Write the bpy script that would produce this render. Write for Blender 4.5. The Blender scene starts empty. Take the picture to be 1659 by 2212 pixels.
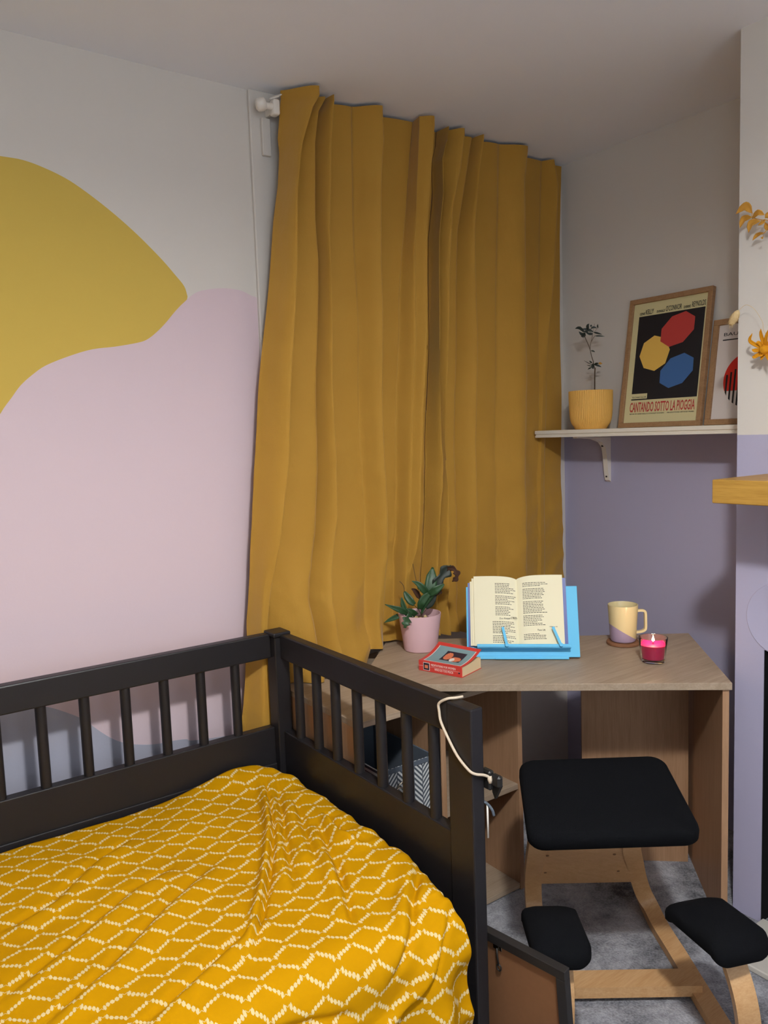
import bpy, bmesh, math, random
from math import sin, cos, pi, radians, sqrt, exp, floor as flr
from mathutils import Vector, Matrix, noise

scene = bpy.context.scene
COL = scene.collection

# ------------------------------------------------------------------ camera
cam_data = bpy.data.cameras.new('camera')
cam_data.sensor_fit = 'HORIZONTAL'
cam_data.sensor_width = 36.0
cam_data.lens = 36.0 * 1703.16 / 1659.0
cam_data.clip_start = 0.02
cam = bpy.data.objects.new('camera', cam_data)
COL.objects.link(cam)
_r = Vector((0.81217, -0.58237, -0.03495)); _u = Vector((0.08595, 0.0602, 0.99448)); _f = Vector((0.57705, 0.81069, -0.09895))
M = Matrix((_r, _u, -_f)).transposed().to_4x4()
M.translation = Vector((-2.64189, -2.34174, 1.48361))
cam.matrix_world = M
scene.camera = cam

# ------------------------------------------------------------------ world, exposure
world = bpy.data.worlds.new('night'); scene.world = world
world.use_nodes = True
world.node_tree.nodes['Background'].inputs[0].default_value = (0.02, 0.035, 0.08, 1)
world.node_tree.nodes['Background'].inputs[1].default_value = 0.3
vs = scene.view_settings
vs.view_transform = 'Standard'; vs.look = 'None'; vs.gamma = 1.0; vs.use_curve_mapping = False
vs.exposure = 0.0
scene.display_settings.display_device = 'sRGB'
scene.cycles.max_bounces = 8
scene.cycles.diffuse_bounces = 5
scene.cycles.use_denoising = True
scene.cycles.sample_clamp_indirect = 4.0

LAMP = Vector((-2.15, -2.2, 2.40))
BULB_W = 142.0
BULB_COL = (0.985, 0.99, 0.98)
FILL_W = 24.0
FILL_COL = (0.80, 0.90, 1.0)   # tint of the added fill light behind the camera

# added cool fill light in a made-up window opening behind the camera
wd = bpy.data.lights.new('cool_fill', 'AREA'); wd.shape = 'RECTANGLE'; wd.size = 2.1; wd.size_y = 1.3; wd.energy = FILL_W; wd.color = FILL_COL
wo = bpy.data.objects.new('cool_fill', wd); COL.objects.link(wo); wo.location = (-2.5, -4.3, 1.6); wo.rotation_euler = (pi / 2, 0, 0)

# ------------------------------------------------------------------ materials
def srgb(r, g, b):
    def f(c):
        c /= 255.0
        return c / 12.92 if c <= 0.04045 else ((c + 0.055) / 1.055) ** 2.4
    return (f(r), f(g), f(b), 1.0)

class NT:
    def __init__(s, name, rough=0.6, spec=0.4):
        s.m = bpy.data.materials.new(name); s.m.use_nodes = True
        s.t = s.m.node_tree; s.N = s.t.nodes; s.L = s.t.links
        s.b = s.N['Principled BSDF']
        s.b.inputs['Roughness'].default_value = rough
        s.b.inputs['Specular IOR Level'].default_value = spec
    def n(s, typ, **kw):
        nd = s.N.new(typ)
        for k, v in kw.items():
            if k in ('operation', 'blend_type', 'data_type', 'noise_dimensions', 'wave_type', 'bands_direction', 'attribute_name', 'interpolation_type', 'feature'):
                setattr(nd, k, v)
            else:
                nd.inputs[k.replace('_', ' ')].default_value = v
        return nd
    def l(s, a, b): s.L.new(a, b)
    def math(s, op, a, b=None, c=None, clamp=False):
        nd = s.N.new('ShaderNodeMath'); nd.operation = op; nd.use_clamp = clamp
        for i, v in enumerate((a, b, c)):
            if v is None: continue
            if hasattr(v, 'is_linked') or hasattr(v, 'links'): s.L.new(v, nd.inputs[i])
            else: nd.inputs[i].default_value = v
        return nd.outputs[0]
    def mix(s, fac, a, b):
        nd = s.N.new('ShaderNodeMix'); nd.data_type = 'RGBA'
        if hasattr(fac, 'links'): s.L.new(fac, nd.inputs[0])
        else: nd.inputs[0].default_value = fac
        for i, v in ((6, a), (7, b)):
            if hasattr(v, 'links'): s.L.new(v, nd.inputs[i])
            else: nd.inputs[i].default_value = v
        return nd.outputs[2]
    def bump(s, h, strength, dist=0.01):
        bp = s.N.new('ShaderNodeBump'); bp.inputs['Strength'].default_value = strength; bp.inputs['Distance'].default_value = dist
        s.L.new(h, bp.inputs['Height']); s.L.new(bp.outputs[0], s.b.inputs['Normal'])
    def noise(s, scale, detail=4, vec=None, rough=0.55):
        nd = s.N.new('ShaderNodeTexNoise'); nd.inputs['Scale'].default_value = scale; nd.inputs['Detail'].default_value = detail
        nd.inputs['Roughness'].default_value = rough
        if vec is not None: s.L.new(vec, nd.inputs['Vector'])
        return nd.outputs[0]
    def coord(s, which='Object', scale=(1, 1, 1), rot=(0, 0, 0)):
        tc = s.N.new('ShaderNodeTexCoord'); mp = s.N.new('ShaderNodeMapping')
        mp.inputs['Scale'].default_value = scale; mp.inputs['Rotation'].default_value = rot
        s.L.new(tc.outputs[which], mp.inputs['Vector']); return mp.outputs[0]

def plain(name, col, rough=0.6, spec=0.4, bump=0.0, bscale=60.0, var=0.0, metal=0.0):
    t = NT(name, rough, spec)
    v = t.coord('Object')
    if var:
        n = t.noise(bscale * 0.2, 3, v)
        dark = tuple(c * (1 - var) for c in col[:3]) + (1,)
        t.l(t.mix(n, dark, col), t.b.inputs['Base Color'])
    else:
        t.b.inputs['Base Color'].default_value = col
    t.b.inputs['Metallic'].default_value = metal
    if bump:
        t.bump(t.noise(bscale, 4, v), bump, 0.002)
    return t.m

def wood(name, c1, c2, grain=(3, 60, 60), rough=0.5, spec=0.35, bump=0.05):
    t = NT(name, rough, spec)
    v = t.coord('Object', scale=grain)
    n1 = t.noise(1.0, 6, v, 0.65)
    v2 = t.coord('Object', scale=tuple(g * 4 for g in grain))
    n2 = t.noise(1.0, 3, v2)
    f = t.math('ADD', t.math('MULTIPLY', n1, 0.7), t.math('MULTIPLY', n2, 0.3))
    mr = t.N.new('ShaderNodeMapRange'); mr.inputs['From Min'].default_value = 0.35; mr.inputs['From Max'].default_value = 0.65
    t.l(f, mr.inputs['Value'])
    t.l(t.mix(mr.outputs[0], c1, c2), t.b.inputs['Base Color'])
    t.bump(f, bump, 0.001)
    return t.m

MAT = {}
MAT['ceiling'] = plain('ceiling_paint', srgb(240, 243, 250), 0.9, 0.1, 0.12, 120)
MAT['wallwhite'] = plain('wall_white_paint', srgb(214, 208, 200), 0.85, 0.15, 0.12, 140)
MAT['yellowpaint'] = plain('yellow_wall_paint', srgb(204, 174, 84), 0.85, 0.15, 0.1, 140)
MAT['pinkpaint'] = plain('pink_wall_paint', srgb(216, 195, 201), 0.85, 0.15, 0.1, 140)
MAT['bluepaint'] = plain('blue_grey_wall_paint', srgb(172, 172, 186), 0.85, 0.15, 0.1, 140)
def two_tone(name, lo, hi, z0):
    t = NT(name, 0.85, 0.15)
    g = t.N.new('ShaderNodeNewGeometry'); sp = t.N.new('ShaderNodeSeparateXYZ'); t.l(g.outputs['Position'], sp.inputs[0])
    wob = t.noise(14, 2, g.outputs['Position'])
    zz = t.math('ADD', sp.outputs[2], t.math('MULTIPLY', t.math('SUBTRACT', wob, 0.5), 0.003))
    f = t.math('GREATER_THAN', zz, z0)
    t.l(t.mix(f, lo, hi), t.b.inputs['Base Color'])
    t.bump(t.noise(140, 4, g.outputs['Position']), 0.12, 0.002)
    return t.m
MAT['twotone'] = two_tone('white_over_lavender_paint', srgb(174, 170, 194), srgb(214, 208, 200), 1.443)
MAT['lavender'] = plain('lavender_paint', srgb(174, 170, 194), 0.85, 0.15, 0.1, 140)
MAT['trimwhite'] = plain('white_gloss_trim', srgb(214, 208, 200), 0.45, 0.4, 0.03, 50)
MAT['shelfwhite'] = plain('cream_shelf_paint', srgb(236, 228, 212), 0.4, 0.4)
MAT['plastic'] = plain('white_plastic', srgb(235, 228, 218), 0.35, 0.5)
MAT['desk'] = wood('light_oak_laminate', srgb(152, 132, 110), srgb(172, 152, 130), (3.5, 70, 70))
MAT['deskv'] = wood('oak_laminate_upright', srgb(158, 120, 88), srgb(176, 138, 106), (70, 70, 3.5))
MAT['beech'] = wood('beech_plywood', srgb(196, 150, 100), srgb(212, 170, 122), (6, 60, 60), 0.4)
MAT['oakframe'] = wood('oak_frame_wood', srgb(146, 110, 76), srgb(166, 130, 94), (40, 40, 6), 0.5)
MAT['mantel'] = wood('golden_oak', srgb(160, 118, 48), srgb(182, 140, 64), (60, 5, 90), 0.45)
MAT['bed'] = plain('black_brown_painted_wood', srgb(31, 29, 31), 0.42, 0.35, 0.05, 90, 0.15)
MAT['black_fabric'] = plain('black_wool_upholstery', srgb(12, 13, 16), 0.95, 0.1, 0.5, 900, 0.2)
MAT['blueplastic'] = plain('sky_blue_lacquer', srgb(96, 190, 232), 0.5, 0.35, 0.02, 60)
MAT['pinkpot'] = plain('matte_pink_ceramic', srgb(222, 182, 186), 0.6, 0.3, 0.03, 60)
MAT['soil'] = plain('dark_soil', srgb(52, 36, 26), 0.95, 0.1, 1.0, 200, 0.5)
MAT['leaf'] = plain('dark_green_leaf', srgb(44, 78, 44), 0.45, 0.4, 0.15, 120, 0.4)
MAT['leaf2'] = plain('blackish_green_leaf', srgb(30, 40, 30), 0.5, 0.35, 0.1, 120, 0.3)
MAT['deadleaf'] = plain('withered_brown_leaf', srgb(74, 48, 34), 0.8, 0.2, 0.4, 150, 0.5)
MAT['stem'] = plain('brown_stem', srgb(86, 66, 50), 0.8, 0.2, 0.2, 150, 0.3)
MAT['paper'] = plain('cream_paper', srgb(240, 232, 200), 0.8, 0.15)
MAT['paperedge'] = plain('paperback_page_block', srgb(222, 200, 160), 0.85, 0.1, 0.3, 500)
MAT['ink'] = plain('black_ink', srgb(42, 38, 36), 0.7, 0.2)
MAT['redcover'] = plain('red_card_cover', srgb(206, 62, 54), 0.4, 0.4)
MAT['greycover'] = plain('blue_grey_cover_panel', srgb(128, 156, 160), 0.45, 0.4)
MAT['whiteprint'] = plain('white_print', srgb(235, 225, 215), 0.5, 0.3)
MAT['orange'] = plain('orange_print', srgb(214, 120, 84), 0.5, 0.3)
MAT['darkprint'] = plain('dark_print', srgb(50, 40, 52), 0.5, 0.3)
MAT['bluecover'] = plain('indigo_card_cover', srgb(72, 84, 150), 0.4, 0.4)
MAT['cork'] = plain('brown_cork_wood', srgb(140, 98, 70), 0.8, 0.2, 0.2, 200, 0.2)
MAT['potyellow'] = plain('mustard_ceramic', srgb(232, 180, 92), 0.6, 0.3)
MAT['posterblack'] = plain('poster_black_ink', srgb(32, 32, 36), 0.4, 0.4)
MAT['postercream'] = plain('poster_cream_paper', srgb(214, 204, 156), 0.5, 0.3)
MAT['posterred'] = plain('poster_brick_red', srgb(184, 66, 62), 0.45, 0.3)
MAT['posteryellow'] = plain('poster_yellow', srgb(232, 188, 92), 0.45, 0.3)
MAT['posterblue'] = plain('poster_blue', srgb(66, 104, 156), 0.45, 0.3)
MAT['posterwhite'] = plain('poster_white_paper', srgb(222, 212, 206), 0.5, 0.3)
MAT['posterred2'] = plain('poster_vermilion', srgb(206, 48, 36), 0.45, 0.3)
MAT['darkmetal'] = plain('dark_metal', srgb(60, 58, 56), 0.4, 0.5, metal=0.7)
MAT['chrome'] = plain('bright_metal', srgb(200, 190, 170), 0.2, 0.5, metal=1.0)
MAT['rope'] = plain('natural_white_cord', srgb(226, 208, 184), 0.9, 0.1, 0.6, 700, 0.2)
MAT['clipblack'] = plain('black_plastic_clip', srgb(26, 25, 24), 0.45, 0.4)
MAT['mdf'] = plain('brown_hardboard', srgb(138, 96, 64), 0.75, 0.2, 0.1, 300, 0.12)
MAT['blackframe'] = plain('black_frame_moulding', srgb(34, 31, 30), 0.5, 0.4)
MAT['basketgrey'] = plain('slate_grey_felt', srgb(86, 94, 104), 0.9, 0.15, 0.4, 500)
MAT['basketwhite'] = plain('pale_grey_print', srgb(196, 198, 196), 0.85, 0.15)
MAT['black'] = plain('soot_black', srgb(12, 12, 13), 0.8, 0.2)
MAT['hearth'] = plain('pale_stone', srgb(206, 200, 190), 0.7, 0.3, 0.2, 80, 0.1)
MAT['dryleaf'] = plain('dried_tan_petal', srgb(206, 150, 62), 0.8, 0.2, 0.2, 200, 0.25)
MAT['dryflower'] = plain('dried_orange_petal', srgb(224, 152, 26), 0.8, 0.2, 0.2, 200, 0.35)
MAT['drygrass'] = plain('dried_cream_grass', srgb(218, 190, 140), 0.9, 0.1, 0.6, 300, 0.2)
MAT['redcloth'] = plain('red_cloth', srgb(176, 40, 40), 0.85, 0.2)
MAT['sheet'] = plain('cream_mattress_cloth', srgb(220, 210, 190), 0.9, 0.1, 0.1, 200)
MAT['furniturescrew'] = plain('brown_screw_cap', srgb(120, 84, 52), 0.5, 0.4)

def glassmat(name, col, rough=0.0, thin=False):
    t = NT(name, rough, 0.5)
    t.b.inputs['Base Color'].default_value = col
    t.b.inputs['Transmission Weight'].default_value = 1.0
    t.b.inputs['IOR'].default_value = 1.45
    return t.m
MAT['glass'] = glassmat('clear_glass', (1, 0.97, 0.97, 1))
MAT['windowglass'] = plain('dark_window_pane', srgb(12, 16, 26), 0.05, 0.5)
# candle wax that light passes through
t = NT('magenta_wax', 0.45, 0.4)
t.b.inputs['Base Color'].default_value = srgb(222, 20, 104)
t.b.inputs['Subsurface Weight'].default_value = 0.7
t.b.inputs['Subsurface Radius'].default_value = (0.03, 0.006, 0.012)
MAT['wax'] = t.m
t = NT('candle_flame', 0.5, 0.0)
t.b.inputs['Base Color'].default_value = (0, 0, 0, 1)
t.b.inputs['Emission Color'].default_value = (1.0, 0.62, 0.30, 1); t.b.inputs['Emission Strength'].default_value = 60
MAT['flame'] = t.m
t = NT('lit_lamp_shade', 0.8, 0.1)
t.b.inputs['Base Color'].default_value = srgb(235, 225, 205)
t.b.inputs['Emission Color'].default_value = (0.90, 0.98, 1.10, 1); t.b.inputs['Emission Strength'].default_value = 13.0
MAT['shade'] = t.m

# mug: cream glaze with a lilac slanted dip
t = NT('two_colour_glaze', 0.22, 0.5)
v = t.coord('Object'); sp = t.N.new('ShaderNodeSeparateXYZ'); t.l(v, sp.inputs[0])
g = t.math('ADD', sp.outputs[2], t.math('MULTIPLY', sp.outputs[0], 0.62))
t.l(t.mix(t.math('GREATER_THAN', g, 0.033), srgb(168, 150, 176), srgb(226, 208, 158)), t.b.inputs['Base Color'])
MAT['mug'] = t.m

# carpet
t = NT('grey_mottled_carpet', 0.95, 0.1)
v = t.coord('Object')
n1 = t.noise(7, 4, v); n2 = t.noise(160, 3, v); n3 = t.noise(38, 3, v)
f = t.math('ADD', t.math('MULTIPLY', n1, 0.62), t.math('ADD', t.math('MULTIPLY', n2, 0.25), t.math('MULTIPLY', n3, 0.20)))
mr = t.N.new('ShaderNodeMapRange'); mr.inputs['From Min'].default_value = 0.38; mr.inputs['From Max'].default_value = 0.68
t.l(f, mr.inputs['Value'])
t.l(t.mix(mr.outputs[0], srgb(76, 77, 82), srgb(190, 190, 195)), t.b.inputs['Base Color'])
t.bump(t.math('ADD', n2, n3), 0.6, 0.008)
MAT['carpet'] = t.m

# curtain cloth
t = NT('mustard_cotton_curtain', 0.75, 0.25)
v = t.coord('Object')
n = t.noise(5, 3, v); w = t.noise(420, 2, v)
t.l(t.mix(n, srgb(166, 122, 40), srgb(178, 134, 50)), t.b.inputs['Base Color'])
v2 = t.coord('Object', scale=(9, 9, 4.5))
cr = t.noise(1.6, 5, v2, 0.5)
t.bump(t.math('ADD', t.math('MULTIPLY', cr, 1.0), t.math('MULTIPLY', w, 0.10)), 0.35, 0.012)
t.b.inputs['Sheen Weight'].default_value = 0.25
MAT['curtain'] = t.m

# duvet cloth: lattice of hand drawn dashes, printed in cloth coordinates (uv in metres)
t = NT('mustard_duvet_print', 0.8, 0.08)
uvn = t.N.new('ShaderNodeUVMap'); uvn.uv_map = 'cloth'
wv = t.N.new('ShaderNodeTexNoise'); wv.inputs['Scale'].default_value = 11; wv.inputs['Detail'].default_value = 1
t.l(uvn.outputs[0], wv.inputs['Vector'])
sub = t.N.new('ShaderNodeVectorMath'); sub.operation = 'SUBTRACT'; t.l(wv.outputs['Color'], sub.inputs[0]); sub.inputs[1].default_value = (0.5, 0.5, 0.5)
scl = t.N.new('ShaderNodeVectorMath'); scl.operation = 'SCALE'; t.l(sub.outputs[0], scl.inputs[0]); scl.inputs['Scale'].default_value = 0.024
add = t.N.new('ShaderNodeVectorMath'); add.operation = 'ADD'; t.l(uvn.outputs[0], add.inputs[0]); t.l(scl.outputs[0], add.inputs[1])
sp = t.N.new('ShaderNodeSeparateXYZ'); t.l(add.outputs[0], sp.inputs[0])
X, Y = sp.outputs[0], sp.outputs[1]
# lattice vectors A=(.033,-.049) B=(.044,.032)
det = .033 * .032 - .044 * (-.049)
a = t.math('ADD', t.math('MULTIPLY', X, .032 / det), t.math('MULTIPLY', Y, -.044 / det))
b = t.math('ADD', t.math('MULTIPLY', X, .049 / det), t.math('MULTIPLY', Y, .033 / det))
def line_mask(p, q, seglen):
    # line where p is an integer, running along q; arched, beaded, broken at the crossings
    fq = t.math('FRACT', q)
    arch = t.math('MULTIPLY', t.math('SINE', t.math('MULTIPLY', q, 2 * pi)), 0.055)
    pp = t.math('ADD', p, arch)
    # staircase of little beads
    stair = t.math('MULTIPLY', t.math('SUBTRACT', t.math('FRACT', t.math('MULTIPLY', q, 7.0)), 0.5), 0.085)
    pp = t.math('ADD', pp, stair)
    d = t.math('ABSOLUTE', t.math('SUBTRACT', t.math('FRACT', t.math('ADD', pp, 0.5)), 0.5))
    bead = t.math('ABSOLUTE', t.math('SUBTRACT', t.math('FRACT', t.math('MULTIPLY', q, 7.0)), 0.5))
    w = t.math('SUBTRACT', 0.074, t.math('MULTIPLY', bead, 0.060))
    m = t.math('LESS_THAN', d, w)
    gap = t.math('GREATER_THAN', t.math('ABSOLUTE', t.math('SUBTRACT', fq, 0.5)), 0.375)
    return t.math('MULTIPLY', m, t.math('SUBTRACT', 1.0, gap))
m1 = line_mask(a, b, 1); m2 = line_mask(b, a, 1)
mk = t.math('MAXIMUM', m1, m2)
clothn = t.noise(900, 2, uvn.outputs[0])
base = t.mix(t.noise(6, 2, uvn.outputs[0]), srgb(190, 134, 0), srgb(202, 146, 0))
t.l(t.mix(t.math('MULTIPLY', mk, 0.92), base, srgb(228, 206, 152)), t.b.inputs['Base Color'])
wr = t.noise(9, 4, uvn.outputs[0], 0.5)
t.bump(t.math('ADD', wr, t.math('MULTIPLY', clothn, 0.05)), 0.35, 0.012)
MAT['duvet'] = t.m

# ------------------------------------------------------------------ mesh helpers
def mesh_obj(name, bm, mat, parent=None, smooth=False, world=False, angle=None):
    me = bpy.data.meshes.new(name)
    if world and parent is not None:
        bm.transform(parent.matrix_world.inverted())
    bm.normal_update()
    bm.to_mesh(me); bm.free()
    mats = mat if isinstance(mat, (list, tuple)) else [mat]
    for m in mats: me.materials.append(m)
    if smooth:
        for p in me.polygons: p.use_smooth = True
        if angle: me.set_sharp_from_angle(angle=radians(angle))
    o = bpy.data.objects.new(name, me); COL.objects.link(o)
    if parent is not None: o.parent = parent
    return o

def thing(name, label, cat, loc=(0, 0, 0), rot=None, group=None, mtx=None):
    o = bpy.data.objects.new(name, None); COL.objects.link(o)
    o.empty_display_size = 0.05
    mw = mtx if mtx is not None else (Matrix.Translation(Vector(loc)) @ (Matrix.Rotation(rot or 0, 4, 'Z')))
    o.matrix_basis = mw; o.matrix_world = mw
    o['label'] = label; o['category'] = cat
    if group: o['group'] = group
    return o

def tag(o, label, cat, group=None):
    o['label'] = label; o['category'] = cat
    if group: o['group'] = group
    return o

def struct(o):
    o['kind'] = 'structure'; return o

def bx(bm, lo, hi, bev=0.0, seg=1, mi=0):
    r = bmesh.ops.create_cube(bm, size=1.0)
    vs_ = r['verts']
    for v in vs_:
        v.co = Vector(((lo[i] + hi[i]) / 2 + v.co[i] * (hi[i] - lo[i]) for i in range(3)))
    fs = list({f for v in vs_ for f in v.link_faces})
    for f in fs: f.material_index = mi
    if bev:
        es = list({e for v in vs_ for e in v.link_edges})
        bmesh.ops.bevel(bm, geom=es, offset=bev, segments=seg, profile=0.5, affect='EDGES')
    return bm

def sub(part, *obs):
    for o in obs: o.parent = part      # parts sit at their thing's own origin, so a sub-part keeps its place

def box(name, lo, hi, mat, parent=None, bev=0.0, world=False, seg=1):
    bm = bmesh.new(); bx(bm, lo, hi, bev, seg)
    return mesh_obj(name, bm, mat, parent, world=world)

def lathe(bm, prof, n=48, c=(0, 0, 0), rad=None, closed=False):
    rings = []
    for k, (r, z) in enumerate(prof):
        ring = []
        for i in range(n):
            a_ = 2 * pi * i / n
            rr = r if rad is None else r + rad(i, n, k)
            ring.append(bm.verts.new((c[0] + rr * cos(a_), c[1] + rr * sin(a_), c[2] + z)))
        rings.append(ring)
    for k in range(len(rings) - 1):
        for i in range(n):
            j = (i + 1) % n
            bm.faces.new((rings[k][i], rings[k][j], rings[k + 1][j], rings[k + 1][i]))
    if closed:
        for i in range(n):
            j = (i + 1) % n
            bm.faces.new((rings[-1][i], rings[-1][j], rings[0][j], rings[0][i]))
    else:
        if prof[0][0] > 1e-6: bm.faces.new(list(reversed(rings[0])))
        if prof[-1][0] > 1e-6: bm.faces.new(rings[-1])
    return rings

def cyl(bm, p0, p1, r0, r1=None, n=16, caps=True):
    return tube(bm, [p0, p1], [r0, r0 if r1 is None else r1], n, caps)

def tube(bm, pts, rad, n=8, caps=True):
    pts = [Vector(p) for p in pts]
    if not isinstance(rad, (list, tuple)): rad = [rad] * len(pts)
    rings = []; up = Vector((0, 0, 1))
    d0 = (pts[1] - pts[0]).normalized()
    if abs(d0.dot(up)) > 0.95: up = Vector((1, 0, 0))
    for i, p in enumerate(pts):
        d = (pts[min(i + 1, len(pts) - 1)] - pts[max(i - 1, 0)]).normalized()
        s = d.cross(up)
        if s.length < 1e-4: s = d.orthogonal()
        s.normalize(); up2 = s.cross(d).normalized(); up = up2
        rings.append([bm.verts.new(p + (s * cos(2 * pi * k / n) + up2 * sin(2 * pi * k / n)) * rad[i]) for k in range(n)])
    for i in range(len(rings) - 1):
        for k in range(n):
            j = (k + 1) % n
            bm.faces.new((rings[i][k], rings[i][j], rings[i + 1][j], rings[i + 1][k]))
    if caps:
        bm.faces.new(list(reversed(rings[0]))); bm.faces.new(rings[-1])
    return rings

def spline(pts, n=8):
    P = [Vector(p) for p in pts]; P = [P[0] * 2 - P[1]] + P + [P[-1] * 2 - P[-2]]
    out = []
    for i in range(1, len(P) - 2):
        for k in range(n):
            t_ = k / n; a_, b_, c_, d_ = P[i - 1], P[i], P[i + 1], P[i + 2]
            out.append(0.5 * ((2 * b_) + (c_ - a_) * t_ + (2 * a_ - 5 * b_ + 4 * c_ - d_) * t_ ** 2 + (3 * b_ - a_ - 3 * c_ + d_) * t_ ** 3))
    out.append(P[-2]); return out

def strip_sweep(bm, pts, side, w, th):
    """bent flat lath: centre line pts, width w along side, thickness th across"""
    pts = [Vector(p) for p in pts]; side = Vector(side).normalized(); rings = []
    for i, p in enumerate(pts):
        d = (pts[min(i + 1, len(pts) - 1)] - pts[max(i - 1, 0)]).normalized()
        s = (side - d * side.dot(d)).normalized(); nn = d.cross(s).normalized()
        rings.append([bm.verts.new(p + s * a_ * w / 2 + nn * b_ * th / 2) for a_, b_ in ((-1, -1), (1, -1), (1, 1), (-1, 1))])
    for i in range(len(rings) - 1):
        for k in range(4):
            j = (k + 1) % 4
            bm.faces.new((rings[i][k], rings[i][j], rings[i + 1][j], rings[i + 1][k]))
    bm.faces.new(list(reversed(rings[0]))); bm.faces.new(rings[-1])

def prism(bm, poly, th, mtx=None, mi=0):
    """polygon in xy extruded along z from 0 to th"""
    a_ = [bm.verts.new((x, y, 0)) for x, y in poly]; b_ = [bm.verts.new((x, y, th)) for x, y in poly]
    n = len(poly); fs = [bm.faces.new(list(reversed(a_))), bm.faces.new(b_)]
    for i in range(n):
        j = (i + 1) % n; fs.append(bm.faces.new((a_[i], a_[j], b_[j], b_[i])))
    for f in fs: f.material_index = mi
    bmesh.ops.triangulate(bm, faces=fs[:2])
    if mtx is not None: bmesh.ops.transform(bm, matrix=mtx, verts=a_ + b_)

def text(name, body, size, mat, parent, mtx, xs=1.0, align='LEFT', th=0.0002, bold=0.0, fit=None):
    cu = bpy.data.curves.new('t', 'FONT'); cu.body = body; cu.size = size; cu.align_x = align
    cu.extrude = th; cu.offset = bold; cu.resolution_u = 2
    o = bpy.data.objects.new('t', cu); COL.objects.link(o)
    dg = bpy.context.evaluated_depsgraph_get(); dg.update()
    me = bpy.data.meshes.new_from_object(o.evaluated_get(dg))
    bpy.data.objects.remove(o); bpy.data.curves.remove(cu)
    if fit:
        xv = [v_.co.x for v_ in me.vertices]; me.transform(Matrix.Translation((-min(xv), 0, 0))); xs = fit / (max(xv) - min(xv))
    me.transform(mtx @ Matrix.Diagonal((xs, 1, 1, 1)))
    me.materials.clear(); me.materials.append(mat); me.name = name
    r = bpy.data.objects.new(name, me); COL.objects.link(r); r.parent = parent
    return r

def interp(tab, z):
    if z <= tab[0][0]:
        return tab[0][1] + (z - tab[0][0]) * 0.0
    for (z0, x0), (z1, x1) in zip(tab, tab[1:]):
        if z <= z1:
            t_ = (z - z0) / (z1 - z0); return x0 + (x1 - x0) * t_
    return tab[-1][1]
def lerp_pts(xs, ys, x):
    if x <= xs[0]: return ys[0]
    for i in range(len(xs) - 1):
        if x <= xs[i + 1]: return ys[i] + (ys[i + 1] - ys[i]) * (x - xs[i]) / (xs[i + 1] - xs[i])
    return ys[-1]
def sstep(t_):
    t_ = max(0, min(1, t_)); return t_ * t_ * (3 - 2 * t_)
FL = -0.03   # floor level
CE = 2.574   # ceiling level
# ------------------------------------------------------------------ room shell
# left wall (y = 0) with a window opening behind the curtains
def wall_left_bm():
    bm = bmesh.new()
    x0, x1, z0, z1 = -1.33, -0.25, 0.95, 2.38
    bx(bm, (-4.6, 0, FL), (x0, 0.12, CE)); bx(bm, (x1, 0, FL), (0.12, 0.12, CE))
    bx(bm, (x0, 0, FL), (x1, 0.12, z0)); bx(bm, (x0, 0, z1), (x1, 0.12, CE))
    return bm
wl = struct(mesh_obj('wall_left', wall_left_bm(), MAT['wallwhite']))
struct(box('wall_right', (0, -4.2, FL), (0.12, 0, CE), MAT['twotone']))
struct(box('floor', (-4.6, -4.2, FL - 0.1), (0.12, 0.12, FL), MAT['carpet']))
struct(box('ceiling', (-4.6, -4.2, CE), (0.12, 0.12, CE + 0.1), MAT['ceiling']))
struct(box('wall_back', (-4.7, -4.2, FL), (-4.6, 0.12, CE), MAT['wallwhite']))
bm = bmesh.new()
for lo, hi in (((-4.6, -4.3, FL), (-3.6, -4.2, CE)), ((-1.4, -4.3, FL), (.12, -4.2, CE)), ((-3.6, -4.3, FL), (-1.4, -4.2, .9)), ((-3.6, -4.3, 2.3), (-1.4, -4.2, CE))): bx(bm, lo, hi)
struct(mesh_obj('wall_near', bm, MAT['wallwhite']))
w2 = bpy.data.objects.new('fill_frame', None); COL.objects.link(w2); w2['kind'] = 'structure'  # unseen window frame, added to house the fill light
bm = bmesh.new()
for lo, hi in (((-3.6, -4.27, .9), (-3.54, -4.22, 2.3)), ((-1.46, -4.27, .9), (-1.4, -4.22, 2.3)), ((-3.54, -4.27, .9), (-1.46, -4.22, .96)), ((-3.54, -4.27, 2.24), (-1.46, -4.22, 2.3)), ((-2.53, -4.27, .96), (-2.47, -4.22, 2.24))): bx(bm, lo, hi, .003)
mesh_obj('window_frame', bm, MAT['trimwhite'], w2)

# chimney breast with its fireplace opening
bm = bmesh.new()
CX = -0.442
bx(bm, (CX, -1.143, FL), (0, -1.054, CE)); bx(bm, (CX, -2.6, FL), (0, -1.62, CE)); bx(bm, (CX, -1.62, 0.815), (0, -1.143, CE))
cb = struct(mesh_obj('chimney_breast', bm, MAT['twotone']))
struct(box('fireplace_opening', (-0.2, -1.62, FL), (-0.19, -1.143, 0.815), MAT['black'], cb))
bm = bmesh.new()
bx(bm, (CX + .002, -1.1450, FL), (-0.2, -1.1435, 0.8145)); bx(bm, (CX + .002, -1.6195, FL), (-0.2, -1.618, 0.8145)); bx(bm, (CX + .002, -1.6195, 0.813), (-0.2, -1.1435, 0.8145))
mesh_obj('fireplace_lining', bm, MAT['black'], cb)
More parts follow.
